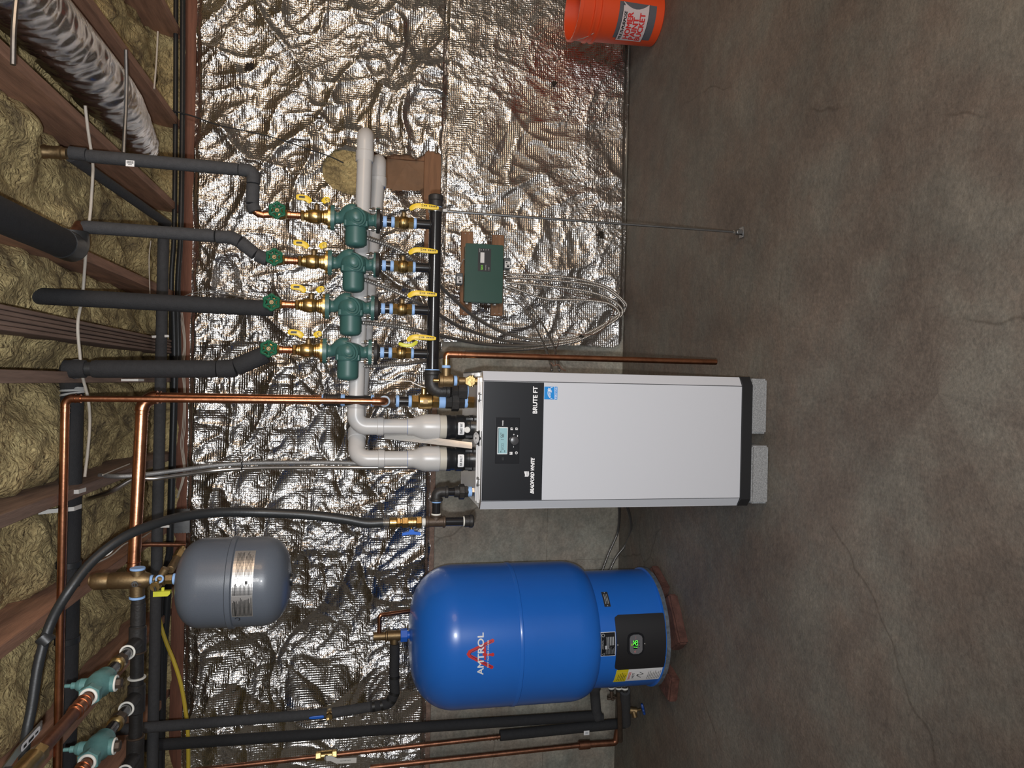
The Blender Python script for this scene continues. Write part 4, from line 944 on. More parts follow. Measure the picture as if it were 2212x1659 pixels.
# --- flue collars, grey vent pipes
PYV = 2.62
def vent(yc, lab, Y2, xel, ylast, name_l, plate, yo):
    X = P(930, yc, PYV).x; v = lambda xx: Vector((X, PYV, P(xx, yc, PYV).z)); u = px(1, v(900))
    zc0 = b0+.004
    t = thing('flue_collar', 'black round boiler collar '+lab, 'collar', (X, PYV, zc0))
    zt = v(963).z; h = zt-zc0
    MB().lathe([(27*u, 0), (27*u, h*.12), (25.5*u, h*.14), (25.5*u, h*.30), (27*u, h*.34), (27*u, h*.62), (25*u, h*.66), (25*u, h*.80), (26.5*u, h*.84), (26.5*u, h), (22*u, h)], (X, PYV, zc0), (0, 0, 1), 36).build('body', plastic_k, t)
    for s in (-1, 1):
        MB().box((X+s*19*u, PYV-19*u, zc0+h*.16), (.012, .012, h*.3), .002).build('lug', plastic_k, t)
    cm = cyl_map(X, PYV, 27*u, zc0+h*.34, 0, .0012)
    D2().rrect(-16*u, .001, 12*u, h*.25, .003).build('name_plate', print_w, t, cm)
    D2().text(plate, -13*u, h*.085, h*.09, 22*u, bold=.008).build('plate_print', ink, t, cyl_map(X, PYV, 27*u, zc0+h*.34, 0, .0018))
    if name_l:
        MB().lathe([(6.5*u, 0), (6.5*u, .006), (5*u, .007), (5*u, .004), (3*u, .004), (3*u, .008), (.001, .008)], (X-4*u, PYV-26*u, zc0+h*.13+.012), (0, -1, 0), 24).build('test_port', cloth_w, t)
    MB().cyl(v(963.5)-Vector((0, 0, .002)), v(945), 25.5*u, 32, .002).build('beige_adapter', pvc_b, t)
    t = thing('vent_pipe', name_l_ if False else ('grey plastic vent pipe '+lab), 'pipe', v(950))
    MB().lathe([(26*u, 0), (27.5*u, .002), (27.5*u, v(918).z-v(949).z), (25*u, v(908).z-v(949).z), (18.8*u, v(892).z-v(949).z), (18.6*u, v(880).z-v(949).z)], v(949), (0, 0, 1), 36).build('reducer', pvc, t)
    zr = P(xel, yc, PYV).z
    e = P(765, ylast, Y2)
    MB().cyl(v(890), Vector((X, PYV, zr-.075)), 16.6*u, 28).build('pipe', pvc, t)
    MB().cyl(v(881)+Vector((0, 0, 0)), v(879), 16.9*u, 28).build('blue_primer_ring', mat('primer_blue', (.02, .12, .42), .4), t)
    r = 18.2*u
    end = Vector((X+.10, PYV+yo, zr))
    pp = fil([Vector((X, PYV, zr-.085)), Vector((X, PYV, zr)), end], .058, 12)
    MB().tube(pp, r, 28).build('elbow', pvc, t)
    MB().cyl((X, PYV, zr-.100), (X, PYV, zr-.076), 19.6*u, 28, .002).build('hub', pvc, t); MB().cyl((X+.066, PYV+yo*.66, zr), end, 19.6*u, 28, .002).build('hub', pvc, t)
    return t, X, zr, r, u, end
tA = vent(922, 'on the right, running in front along the foil', 2.74, 768, 300, 'A', 'EXHAUST VENT', .0)
tB = vent(991, 'on the left, running behind the other one', 2.8, 770, 340, '', 'AIR INLET', .082)
for (t, X, zr, r, u, end), yend, Y2, dz in ((tA, 318, 2.72, -.012), (tB, 372, 2.88, -.058)):
    E = P(762, yend, Y2); E.z = zr+dz
    MB().tube([end+Vector((-.01, 0, 0)), E], r*.90, 28).build('run', pvc, t)
    MB().tube(fil([E+Vector((-.05, 0, 0)), E+Vector((.06, 0, 0)), Vector((E.x+.062, WY-.03, E.z-.01))], .05, 10), r*1.0, 28).build('wall_elbow', pvc, t)
    MB().cyl(E+Vector((-.052, 0, 0)), E+Vector((-.012, 0, 0)), r*1.08, 28, .002).build('hub', pvc, t)
    MB().cyl(E+Vector((-.056, 0, 0)), E+Vector((-.052, 0, 0)), r*.92, 28, .0).build('blue_primer_ring', MATS['primer_blue'], t)
# twisted clear plastic strip hanging between the two vents
a, b_ = P(1020, 963, 2.55), P(830, 938, 2.66); mb = MB()
for k in range(4): ribbon(mb, [a+Vector((.004*k-.006, .003*k, 0)), a.lerp(b_, .5)+Vector((.005*k-.008, 0, .004)), b_+Vector((.008*k-.012, .004*k, 0))], .010, .002, (1, .5, 0))
tag(mb.build('plastic_bag', mat('clear_sheet', (.55, .53, .50), .22, .2)), 'crumpled clear plastic strip hanging between the two grey vent pipes', 'plastic')
# --- gas supply on the left
t = thing('pipe_union', 'black iron union on the left front of the boiler top', 'fitting', P(1030, 1060, 2.52))
GY = 2.56; v = vrun(1000, 1062, GY); u = px(1, v(1000))
MB().hexa(v(1030), v(1016), 9*u).build('zinc_nipple', chrome, t); MB().cyl(v(1019), v(1009), 11*u, 20).build('thread_sealant', tape, t)
MB().hexa(v(1011), v(1002), 12*u).build('end_piece', iron, t); MB().cyl(v(1003), v(991), 17*u, 8, .002).build('union_nut', iron, t); MB().cyl(v(992), v(981), 12*u, 20).build('tailpiece', iron, t)
t = thing('iron_elbow', 'black iron elbow turning left above the union, boiler left', 'fitting', v(965))
ez = P(943, 1062, GY).z; hx = P(943, 1082, GY).x
MB().cyl(v(982), v(965), 9*u, 20).build('nipple', iron_gloss, t)
MB().tube(fil([v(966), Vector((v(0).x, GY, ez)), Vector((hx, GY, ez))], .030, 8), 11*u, 20).build('bend', iron, t)
MB().cyl(v(968), v(961), 13.5*u, 24, .002).build('rim', iron, t); MB().cyl((hx+.010, GY, ez), (hx-.001, GY, ez), 13.5*u, 24, .002).build('rim', iron, t)
tx = P(943, 1127, GY).x; t = thing('pipe_nipple', 'short horizontal black nipple with pale sealant between elbow and brown tee', 'pipe', (hx, GY, ez))
MB().cyl((hx, GY, ez), (tx+11*u, GY, ez), 9*u, 20).build('pipe', iron_gloss, t); MB().cyl((hx+.001, GY, ez), (hx-.006, GY, ez), 10.5*u, 20).build('thread_sealant', tape, t); MB().cyl((tx+14*u, GY, ez), (tx+18*u, GY, ez), 10.5*u, 20).build('thread_sealant', white_seal, t)
V = lambda xx: Vector((tx, GY, P(xx, 1127, GY).z))
t = thing('iron_tee', 'brown iron tee on the gas line left of the boiler', 'fitting', V(962))
MB().cyl(V(921), V(962), 11*u, 24, .002).build('body', iron_brown, t); MB().cyl(Vector((tx, GY, ez)), Vector((tx+15*u, GY, ez)), 10.5*u, 20).build('branch', iron_brown, t)
MB().cyl(V(919), V(926), 13*u, 24, .002).build('rim', iron_brown, t); MB().cyl(V(956), V(962), 13*u, 24, .002).build('rim', iron_brown, t); MB().cyl(Vector((tx+11*u, GY, ez)), Vector((tx+15*u, GY, ez)), 13*u, 24, .002).build('rim', iron_brown, t)
t = thing('drip_leg', 'black capped drip leg pipe hanging below the brown tee', 'pipe', V(1022))
MB().cyl(V(962), V(1004), 9.5*u, 20).build('pipe', iron_gloss, t); MB().cyl(V(1000), V(1003.5), 11*u, 20).build('thread_sealant', white_seal, t); c = MB(); c.cyl(V(1003), V(1014), 12.5*u, 14, .001); c.lathe([(14*u, 0), (14*u, 6*u), (11*u, 9*u)], V(1014), (0, 0, -1), 24); c.build('end_cap', iron, t)
t = thing('gas_valve', 'small brass gas valve with blue butterfly handle left of the boiler', 'valve', V(911))
MB().cyl(V(919), V(910), 8.5*u, 18).build('nipple', white_seal, t); c = MB(); c.hexa(V(911), V(899), 12*u); c.cyl(V(900), V(880), 10.5*u, 20, .003); c.cyl(V(892), V(888), 12*u, 20, .001); c.hexa(V(882), V(868), 11*u); c.build('body', brass, t)
q = V(889)+Vector((-9*u, -.004, 0)); MB().cyl(q, q+Vector((-8*u, 0, 0)), 3.5*u, 10).build('stem', brass, t)
hd = MB(); q += Vector((-7*u, 0, 0)); pl = [(-19*u, -7*u), (-6*u, -5*u), (-4*u, 0), (4*u, 0), (6*u, -5*u), (19*u, -7*u), (20*u, -13*u), (6*u, -11*u), (-6*u, -11*u), (-20*u, -13*u)]
hd.prism([(p_[0], p_[1]+2*u) for p_ in pl], q+Vector((0, 5*u, 0)), (0, 0, 1), (1, 0, 0), (0, -10*u, 0)); hd.build('butterfly_handle', blueh, t)
t = thing('gas_hose', 'long black flexible gas hose arching up across the ceiling pipes to the far left', 'hose', V(868))
MB().hexa(V(869), V(864), 8*u).build('nut', brass, t); c = MB(); c.hexa(V(865), V(857), 10.5*u); c.cyl(V(857), V(841), 11*u, 20, .002); c.build('brass_fitting', brass, t)
a, b_ = V(842), V(826); N_ = 12; MB().tube([a.lerp(b_, i/N_) for i in range(N_+1)], [(8.5 if i % 2 else 7.2)*u for i in range(N_+1)], 16).build('corrugated_end', mc, t)
hp = [V(828), V(790), P(740, 1121, GY), P(660, 1112, GY), P(560, 1107, GY), P(470, 1107, 2.52), P(390, 1117, 2.45), P(320, 1137, 2.36), P(260, 1165, 2.30), P(200, 1212, 2.25), P(150, 1275, 2.2), P(110, 1345, 2.18), P(84, 1430, 2.15), P(68, 1530, 2.12), P(55, 1600, 2.1), P(45, 1720, 2.1)]
MB().tube(smooth(hp, 6), [px(10.5, p) for p in smooth(hp, 6)], 18).build('jacket', rubber, t)
p = P(98, 1382, 2.17); MB().cyl(p+Vector((.012, 0, .010)), p+Vector((-.010, 0, -.010)), px(17, p), 10, .002).build('hose_hanger', rubber, t)
# --- power and control conduits rising behind the left vent
for k, (off, lb, mt) in enumerate(((-1, 'light braided flexible conduit, right of its shiny twin', mesh_l), (10, 'shiny silver flexible conduit, left of its braided twin', chrome))):
    hp = [P(905, 1003+off*.6, 3.0), P(790, 1002+off*.8, 3.0), P(700, 1000+off, 3.02), P(560, 1001+off, 3.05), P(470, 1006+off, 3.05), P(400, 1015+off, 3.0), P(330, 1024+off, 2.95)]
    hp += [P(265, 1029, 2.9), P(215, 1027, 2.95)] if k == 0 else [P(290, 1034, 2.95), P(240, 1062, 2.95), P(190, 1078, 3.0), P(165, 1080, 3.0)]
    t = thing('flexible_conduit', lb+' rising over the left foil wall', 'conduit', hp[0]); MB().tube(smooth(hp, 7), px(4.4, hp[0]), 12).build('jacket', mt, t)
    if k == 0:
        for xx, yy in ((523, 1006),):
            q = P(xx, yy, 3.05); MB().lathe([(px(10, q), -.002), (px(10, q), .002)], q, (0, 0, 1), 16).build('cable_tie', ink, t)
# ================================================================ control box and armoured cables
CY = WY-.13
for (x0, y0, y1, lb) in ((1008, 500, 681, 'upper brown board screwed over the foil behind the green box'), (1075, 507, 682, 'lower brown board screwed over the foil behind the green box')):
    a, b = P(x0, y0, CY), P(x0, y1, CY); z = (a.z+b.z)/2
    o = thing('mounting_board', lb, 'lumber', (a.x, CY, z)); MB().box(((a.x+b.x)/2, CY+.012, z), (a.x-b.x, .022, px(26, a)), .002).build('board', wood_t, o)
    for s in (.012, a.x-b.x-.012):
        for q in (-.012, .012): MB().cyl((b.x+s, CY+.002, z+q), (b.x+s, CY-.001, z+q), .0028, 8, .0005).build('screw', chrome, o)
bf = CY-.085
a, b = P(1003, 652, bf), P(1088, 530, bf)
t = thing('control_box', 'dark green pump control box mounted on two boards above the floor', 'box', ((a.x+b.x)/2, CY, b.z))
bw, bh = b.x-a.x, a.z-b.z; cxb, czb = (a.x+b.x)/2, (a.z+b.z)/2
MB().box((cxb, CY-.042, czb), (bw-.008, .084, bh-.008), .004, seg=2).build('case', box_g, t)
cv = MB().box((cxb, CY-.082, czb), (bw, .012, bh), .004, seg=2).build('cover', box_g, t)
ub = px(1, P(1045, 590, bf)); fm = plane_map((cxb, CY-.0885, czb), (1, 0, 0), (0, 0, 1), .0)
def qb(x, y): p = P(x, y, bf-.004); return p.x-cxb, p.z-czb
l0, l1 = qb(1060, 587), qb(1033, 536); lb_ = MB().box((cxb+(l0[0]+l1[0])/2, CY-.0886, czb+(l0[1]+l1[1])/2), (l1[0]-l0[0], .001, l1[1]-l0[1])).build('label', mat('label_dark', (.02, .022, .025), .4), t)
fm = plane_map((cxb, CY-.0892, czb), (1, 0, 0), (0, 0, 1), .0003)
D2().rect(*qb(1046, 568), *qb(1038, 545)).build('label_print', print_w, lb_, fm)
a_ = qb(1043, 583); D2().text('taco', a_[0], a_[1], 5*ub, 10*ub, bold=.01).build('label_word', mat('lime', (.25, .75, .05), .5), lb_, fm)
d2 = D2(); a_ = qb(1050, 584); d2.text('PUMP CONTROL', a_[0], a_[1], 1.6*ub, 12*ub); a_ = qb(1057, 584); d2.text('115V', a_[0], a_[1], 2.2*ub, 7*ub)
for k in range(5): a_ = qb(1036+k*0, 537+k*1.6); d2.rect(a_[0]-1*ub, a_[1]-1*ub, a_[0]-.2*ub, a_[1]+.2*ub)
for k in range(4): a_ = qb(1040+k*5, 541); d2.rect(a_[0], a_[1], a_[0]+3*ub, a_[1]+.6*ub)
d2.build('label_print', print_w, lb_, fm)
for s in (-1,): 
    for x in (1010, 1071):
        a_ = qb(x, 655); MB().box((cxb-bw/2-.004, CY-.045, czb+a_[1]), (.012, .03, .016), .002).build('latch', chrome, t)
for (x, y, lb) in ((992, 603, 'small grey transformer on top of the green control box'), (1095, 570, 'small grey transformer under the green control box')):
    p = P(x, y, CY-.05); tt = thing('transformer', lb, 'transformer', p); MB().box((p.x, CY-.04, p.z), (.062, .05, .036), .003).build('case', box_grey, tt)
    pl = plane_map((p.x, CY-.0655, p.z), (1, 0, 0), (0, 0, 1), .0004)
    st = MB().box((p.x-.006, CY-.0654, p.z), (.034, .001, .028)).build('sticker', print_w, tt); D2().rect(-.02, -.010, -.010, .004).rect(-.006, -.010, -.003, .010).rect(.0, .0, .008, .009).build('sticker_print', ink, st, pl)
mc_dark = mat('armoured_dark', (.30, .29, .28), .4, .9)
def armoured(name, label, pts, r, mt=mc, grp=None, y_ok=True):
    Q = smooth([P(*q) for q in pts], 24); L_ = sum((Q[i+1]-Q[i]).length for i in range(len(Q)-1)); n = max(20, int(L_/.0030)); out = []; acc = 0; i = 0; step = L_/n; out = [Q[0]]
    for j in range(1, n):
        tgt = step*j
        while acc+(Q[i+1]-Q[i]).length < tgt: acc += (Q[i+1]-Q[i]).length; i += 1
        out.append(Q[i].lerp(Q[i+1], (tgt-acc)/max(1e-9, (Q[i+1]-Q[i]).length)))
    out.append(Q[-1])
    o = MB().tube(out, [r if j % 3 else r*.66 for j in range(len(out))], 8).build(name, mt, angle=180); return tag(o, label, 'cable', grp)
g = 'armoured cables of the pumps'
armoured('armoured_cable', 'armoured cable from the rightmost pump, sweeping behind the header into the bundle', [(786, 512, 2.62), (850, 535, 2.68), (893, 562, 2.72), (935, 600, 2.85), (965, 632, 3.1), (1030, 688, 3.45), (1110, 726, 3.7), (1200, 734, 3.78), (1262, 722, 3.78), (1322, 690, 3.78), (1352, 664, 3.78), (1343, 646, 3.78), (1305, 618, 3.80), (1240, 602, 3.80), (1160, 594, 3.80), (1093, 592, 3.80)], .0082)
armoured('armoured_cable', 'armoured cable from the second pump, sweeping behind the header into the bundle', [(782, 602, 2.62), (850, 628, 2.68), (900, 652, 2.72), (945, 678, 2.9), (1000, 708, 3.3), (1090, 736, 3.65), (1180, 741, 3.77), (1260, 727, 3.765), (1325, 693, 3.765), (1350, 668, 3.765), (1335, 643, 3.77), (1290, 618, 3.79), (1200, 606, 3.79), (1093, 599, 3.8)], .0082)
armoured('armoured_cable', 'armoured cable from the third pump, low behind the header into the bundle', [(782, 697, 2.62), (850, 704, 2.68), (910, 716, 2.75), (960, 727, 3.0), (1050, 744, 3.5), (1150, 746, 3.72), (1250, 732, 3.75), (1318, 698, 3.75), (1345, 676, 3.75), (1325, 650, 3.76), (1270, 630, 3.78), (1180, 618, 3.79), (1093, 610, 3.8)], .0082)
armoured('armoured_cable', 'armoured cable from the leftmost pump, dipping behind the header and copper', [(780, 792, 2.62), (850, 788, 2.68), (910, 781, 2.75), (950, 771, 2.9), (1000, 761, 3.3), (1080, 758, 3.6), (1160, 752, 3.71), (1245, 737, 3.735), (1310, 704, 3.735), (1338, 680, 3.735), (1315, 656, 3.75), (1250, 648, 3.77), (1180, 646, 3.79), (1130, 630, 3.79), (1093, 617, 3.8)], .0082)
armoured('armoured_cable', 'outer of two dark armoured cables dropping from the green box towards the boiler', [(1088, 622, 3.79), (1120, 634, 3.79), (1148, 665, 3.76), (1175, 705, 3.68), (1195, 745, 3.5), (1203, 775, 3.2), (1208, 800, 2.92)], .0055, mc_dark)
armoured('armoured_cable', 'inner of two dark armoured cables dropping from the green box towards the boiler', [(1088, 640, 3.79), (1108, 645, 3.79), (1135, 670, 3.76), (1158, 710, 3.68), (1175, 745, 3.5), (1186, 775, 3.2), (1192, 800, 2.95)], .0055, mc_dark)
armoured('armoured_cable', 'upper armoured cable between boiler and blue tank at the wall foot', [(1336, 1080, 3.6), (1338, 1110, 3.75), (1334, 1150, 3.86), (1315, 1195, 3.86), (1298, 1240, 3.82)], .0082, mc_dark)
armoured('armoured_cable', 'lower armoured cable looping over the floor between boiler and blue tank', [(1347, 1080, 3.4), (1358, 1105, 3.62), (1363, 1140, 3.74), (1352, 1175, 3.84), (1330, 1205, 3.86), (1314, 1240, 3.84)], .0082, mc_dark)
for x, y, Yq, d, lb in ((1257, 729, 3.75, (1, .25, -.6), 'black tape wrap binding the armoured cable bundle'), (1346, 664, 3.76, (.9, 0, .3), 'thin black tie around the bend of the cable bundle')):
    p = P(x, y, Yq); tag(MB().lathe([(.017, -.006 if 'tape' in lb else -.002), (.0175, .006 if 'tape' in lb else .002)], p, d, 18).build('cable_tie', ink), lb, 'tie')
def wire(name, lb, pts, rpx, mt, cat='wire', Y=3.85):
    Q = [P(*(q if len(q) > 2 else (*q, Y))) for q in pts]; o = MB().tube(smooth(Q, 6), px(rpx, Q[0]), 8).build(name, mt); return tag(o, lb, cat)
brn = mat('brown_wire', (.14, .075, .05), .6)
wire('thermostat_wire', 'thin brown wire looping in front of the cable bundle to the boiler side', [(1100, 540, 3.83), (1140, 588, 3.83), (1180, 612, 3.83), (1230, 635, 3.83), (1320, 655, 3.8), (1325, 675, 3.74), (1308, 705, 3.72), (1285, 722, 3.7), (1250, 722, 3.7), (1215, 720, 3.7), (1205, 745, 3.4), (1198, 765, 3.1), (1200, 790, 2.9)], .9, brn)
wire('thermostat_wire', 'short curled brown wires beside the right flank of the boiler', [(1190, 783, 2.9), (1196, 790, 2.9), (1206, 788, 2.9), (1214, 797, 2.9), (1222, 801, 2.9)], 1.6, brn)
wire('thin_cable', 'thin black cable from the sill to the vent pipe across the upper foil', [(365, 237), (420, 252), (470, 270), (530, 283), (600, 300), (660, 320), (712, 338), (742, 352)], 1.5, rubber, 'cable', 3.84)
wire('thin_cable', 'bundle strand of thin grey wires beside the third insulated riser', [(398, 640), (420, 632), (450, 629), (500, 632), (560, 642), (620, 650), (680, 655)], 1.2, mesh_l, 'cable', 3.80)
wire('thin_cable', 'lower thin grey wire beside the third insulated riser', [(398, 646), (425, 636), (460, 634), (520, 640), (590, 652), (650, 660)], 1.0, mesh_l, 'cable', 3.79)
wire('thin_cable', 'thin grey wire pair end resting at the top board of the green box', [(990, 585), (1000, 562), (1004, 560)], .9, mesh_l, 'cable', 3.78)
for k in range(3):
    wire('telephone_wire', ['first', 'second', 'third'][k]+' of three thin white wires looping along the red sill', [(388+k*3, 675), (397+k*2, 740), (392+k*3, 790), (397+k*2, 850), (394+k*3, 920), (390+k*3, 960), (396+k*2, 1010), (392+k*2, 1040), (382+k, 1075)], .9, wirew, 'wire', WY-.055-.004*k)
wire('yellow_cable', 'yellow electric cable curving down over the sill at the far left', [(330, 1262), (340, 1290), (345, 1340), (358, 1385), (376, 1430), (390, 1475), (400, 1530), (406, 1590), (407, 1700)], 4.2, yc, 'cable', 3.72)
def zwire(name, lb, pts, rpx, mt, z0, cat='cable'):
    Q = [PZ(x, y, z0) for x, y in pts]; o = MB().tube(smooth(Q, 6), px(rpx, Q[len(Q)//2]), 8).build(name, mt); return tag(o, lb, cat)
zwire('white_cable', 'white cable stapled under the joists behind the first and second risers', [(184, 228), (190, 280), (200, 350), (200, 385), (195, 460), (187, 520), (184, 565), (178, 640), (168, 700), (173, 770), (178, 812), (190, 860), (194, 910), (190, 970), (183, 1030)], 3.2, wirew, ZS-.006)
zwire('white_cable', 'thin white cable looping under the joists at the far right', [(333, 192), (338, 130), (341, 68)], 1.8, wirew, ZS-.004)
zwire('metal_strap', 'grey metal strap across the silver duct, lower one', [(272, 108), (273, 200), (267, 330)], 4, galv, ZS-.10, 'strap')
zwire('metal_strap', 'grey metal strap across the silver duct at the top corner', [(38, -30), (30, 60), (28, 140)], 6, galv, ZS-.09, 'strap')
zwire('white_cable', 'thin white wire crossing the joist beside the two conduits', [(280, 1002), (255, 1012), (222, 1026)], 1.4, wirew, ZS-.004)
zwire('white_cable', 'thin white wire sagging beneath the joists near the grey tank', [(325, 1150), (300, 1165), (270, 1175), (240, 1200), (205, 1218)], 1.6, wirew, ZS-.004)
zwire('white_cable', 'pair of thin white wires between the third riser and the sill', [(326, 520), (322, 560), (324, 640)], 1.0, wirew, ZS-.004)
# ================================================================ grey expansion tank with its separator
EY = 2.42
ec = P(510, 1256, EY); eu = px(1, ec); er = 94*eu
zt_, zb_ = P(384, 1256, EY).z, P(628, 1256, EY).z
# ends and seam measured on the silhouette
T = thing('expansion_tank', 'grey expansion tank with rating plate hanging from the brass separator', 'tank', (ec.x, EY, zb_))
hh = zt_-zb_; zs_ = zb_+hh*.50
def shell(z0, z1, flip):
    prof = []; n = 12
    for k in range(n+1):
        a = math.pi/2*k/n; prof.append((er*math.sin(a)**.72, .085*(1-math.cos(a)**.9) if a < 1.57 else .085))
    return prof
pr = shell(0, 0, 0)
low = [(r, z) for r, z in pr]+[(er, zs_-zb_)]
up = [(er, zs_-zb_)]+[(r, hh-z) for r, z in reversed(pr)]
MB().lathe(low, (ec.x, EY, zb_), (0, 0, 1), 64).build('lower_shell', greyp, T)
MB().lathe(up, (ec.x, EY, zb_), (0, 0, 1), 64).build('upper_shell', greyp, T)
MB().lathe([(er*.99, -.011), (er*1.035, -.007), (er*1.035, .007), (er*.99, .011)], (ec.x, EY, zs_), (0, 0, 1), 64).build('seam_band', greyp, T)
MB().lathe([(.02, 0), (.02, .008), (.001, .008)], (ec.x, EY, zb_-.006), (0, 0, 1), 20).build('air_cap', plastic_k, T)
def hit(x, y, cx, cy, r):
    d = P(x, y, 1)-CAM; ox, oy = CAM.x-cx, CAM.y-cy; A = d.x**2+d.y**2; B_ = 2*(ox*d.x+oy*d.y); Cc = ox*ox+oy*oy-r*r
    D = max(0, B_*B_-4*A*Cc); t = (-B_-math.sqrt(D))/(2*A); p = CAM+d*t; return math.atan2(p.x-cx, -(p.y-cy)), p.z
a0, z0 = hit(516, 1332, ec.x, EY, er); a1, z1 = hit(545, 1190, ec.x, EY, er)
zp0 = hit(546, 1262, ec.x, EY, er)[1]; zp1 = hit(500, 1262, ec.x, EY, er)[1]
pw_ = (a1-a0)*er; ph_ = zp1-zp0; am = (a0+a1)/2
cm = cyl_map(ec.x, EY, er, zp0, am, .0012); cm2 = cyl_map(ec.x, EY, er, zp0, am, .002)
pd = D2().rect(-pw_/2, 0, pw_/2, ph_, 24); pl = pd.build('rating_plate', mat('plate_silver', (.62, .61, .60), .35, .8), T, cm)
d2 = D2(); random.seed(2)
for r_ in range(15):
    y = ph_*(.05+.062*r_)
    for c0, c1 in ((-.48, -.18), (-.15, .02)):
        ln = (c1-c0)*(.7+.3*random.random())
        d2.rect(pw_*c0, y, pw_*(c0+ln), y+ph_*(.03 if r_ != 12 else .045), 6)
for r_ in range(13):
    y = ph_*(.10+.06*r_)
    if r_ != 6: d2.rect(pw_*.10, y, pw_*(.10+.38*(.75+.25*random.random())), y+ph_*.02, 8)
d2.line([(pw_*.045, ph_*.72), (pw_*.085, ph_*.72), (pw_*.065, ph_*.9)], .001, True)
d2.rect(-pw_*.0, ph_*.25, pw_*.045, ph_*.38)
d2.build('plate_print', ink, pl, cm2)
D2().ring(-pw_*.545, ph_*.75, .007, .0022, 200, 430).line([(-pw_*.545-.006, ph_*.75-.006), (-pw_*.545+.006, ph_*.75-.006)], .002).build('plate_mark', ink, pl, cm2)
# copper drop behind the tank
a, b = P(326, 1176, 3.3), P(402, 1177, 3.3); tag(MB().tube([P(300, 1178, 3.3), a, b], px(4.8, a), 12).build('copper_pipe', copper_old), 'short thin copper stub behind the grey expansion tank', 'pipe')
# brass air separator
AY = 2.50; sx = P(295, 1253, AY); su = px(1, sx); S = lambda x: Vector((sx.x, AY, P(x, 1253, AY).z))
t = thing('air_separator', 'brass air separator with silver drop badge between copper pipe and black header', 'fitting', S(325))
l = lambda x: S(x).z-S(325).z
MB().lathe([(13*su, 0), (15*su, l(320)), (18*su, l(312)), (18*su, l(240)), (16.5*su, l(237)), (16.5*su, l(235)), (18*su, l(232)), (18*su, l(206)), (14*su, l(198)), (.002, l(196))], S(325), (0, 0, 1), 36).build('body', brass_old, t)
MB().cyl(S(206)+Vector((.004, 0, 0)), S(193)+Vector((.004, 0, 0)), 12*su, 12, .002).build('vent_cap', brass_old, t)
MB().cyl(S(297)+Vector((-36*su, 0, 0)), S(297)+Vector((24*su, 0, 0)), 15*su, 24, .004).build('side_ports', brass_old, t)
MB().cyl(S(297)+Vector((22*su, 0, 0)), S(297)+Vector((27*su, 0, 0)), 15.5*su, 20).build('thread_sealant', tape, t); MB().cyl(S(297)+Vector((-40*su, 0, 0)), S(297)+Vector((-35*su, 0, 0)), 16*su, 20).build('thread_sealant', tape, t)
bd = cyl_map(sx.x, AY, 18*su, S(297).z, -.28, .001)
D2().disc(0, 0, 8*su).poly([(-5*su, -5*su), (5*su, -5*su), (2*su, -13*su), (-2*su, -13*su)]).build('badge', chrome, t, bd); D2().ring(0, 0, 5*su, 1*su).rect(-4*su, -.5*su, 4*su, .5*su).build('badge_print', box_grey, t, cyl_map(sx.x, AY, 18*su, S(297).z, -.28, .0018))
t = thing('tank_valve', 'brass tank service valve with squared yellow handle above the grey tank', 'valve', S(380))
MB().cyl(S(325), S(331), 10*su, 20).build('thread_sealant', tape, t); MB().cyl(S(331), S(345), 9*su, 20, .002).build('nipple', brass_old, t)
MB().cyl(S(342), S(358), 14*su, 20, .003).build('cross', brass_old, t); MB().hexa(S(357), S(374), 10*su).build('tail', brass_old, t); MB().cyl(S(374), S(380), 12*su, 20).build('thread_sealant', tape, t)
q = S(343)+Vector((-6*su, -.01, 0)); MB().cyl(q, q+Vector((-2*su, -.035, 0)), 10.5*su, 24, .001).build('drain_cap', brass, t); MB().tube([q+Vector((-2*su, -.037, 0)), q+Vector((-10*su, -.04, -10*su*0-.004))], 1.8*su, 8).build('cap_strap', ink, t)
q = S(350)+Vector((10*su, 0, 0)); MB().cyl(q, q+Vector((14*su, .0, -8*su)), 9*su, 16, .002).build('side_port', brass_old, t); MB().torus(q+Vector((-4*su, -.03, 0)), (.3, -1, 0), 7*su, 2*su, 20, 6).build('thread_sealant', tape, t)
hb_ = MB(); q = S(355)+Vector((-26*su, -.03, 0)); hb_.prism([(-17*su, -6*su), (12*su, -6*su), (17*su, -1*su), (17*su, 5*su), (-17*su, 5*su)], q, (0, 0, -1), (1, 0, 0), (0, 12*su, 0)); hb_.box(q+Vector((8*su, .01, -1*su)), (8*su, 5*su, 6*su), .001); hb_.build('handle', yel2, t)
t = thing('brass_fitting', 'brass connector running back from the tank service valve to the wall side', 'fitting', S(372))
q0 = S(362)+Vector((14*su, .03, 0)); q1 = q0+Vector((24*su, .16, -.0)); MB().cyl(q0, q0.lerp(q1, .5), 9*su, 18, .002).build('body', brass_old, t); MB().hexa(q0.lerp(q1, .5), q0.lerp(q1, .8), 10*su).build('nut', brass, t); MB().cyl(q0.lerp(q1, .78), q1, 7*su, 16, .002).build('tail', brass, t)
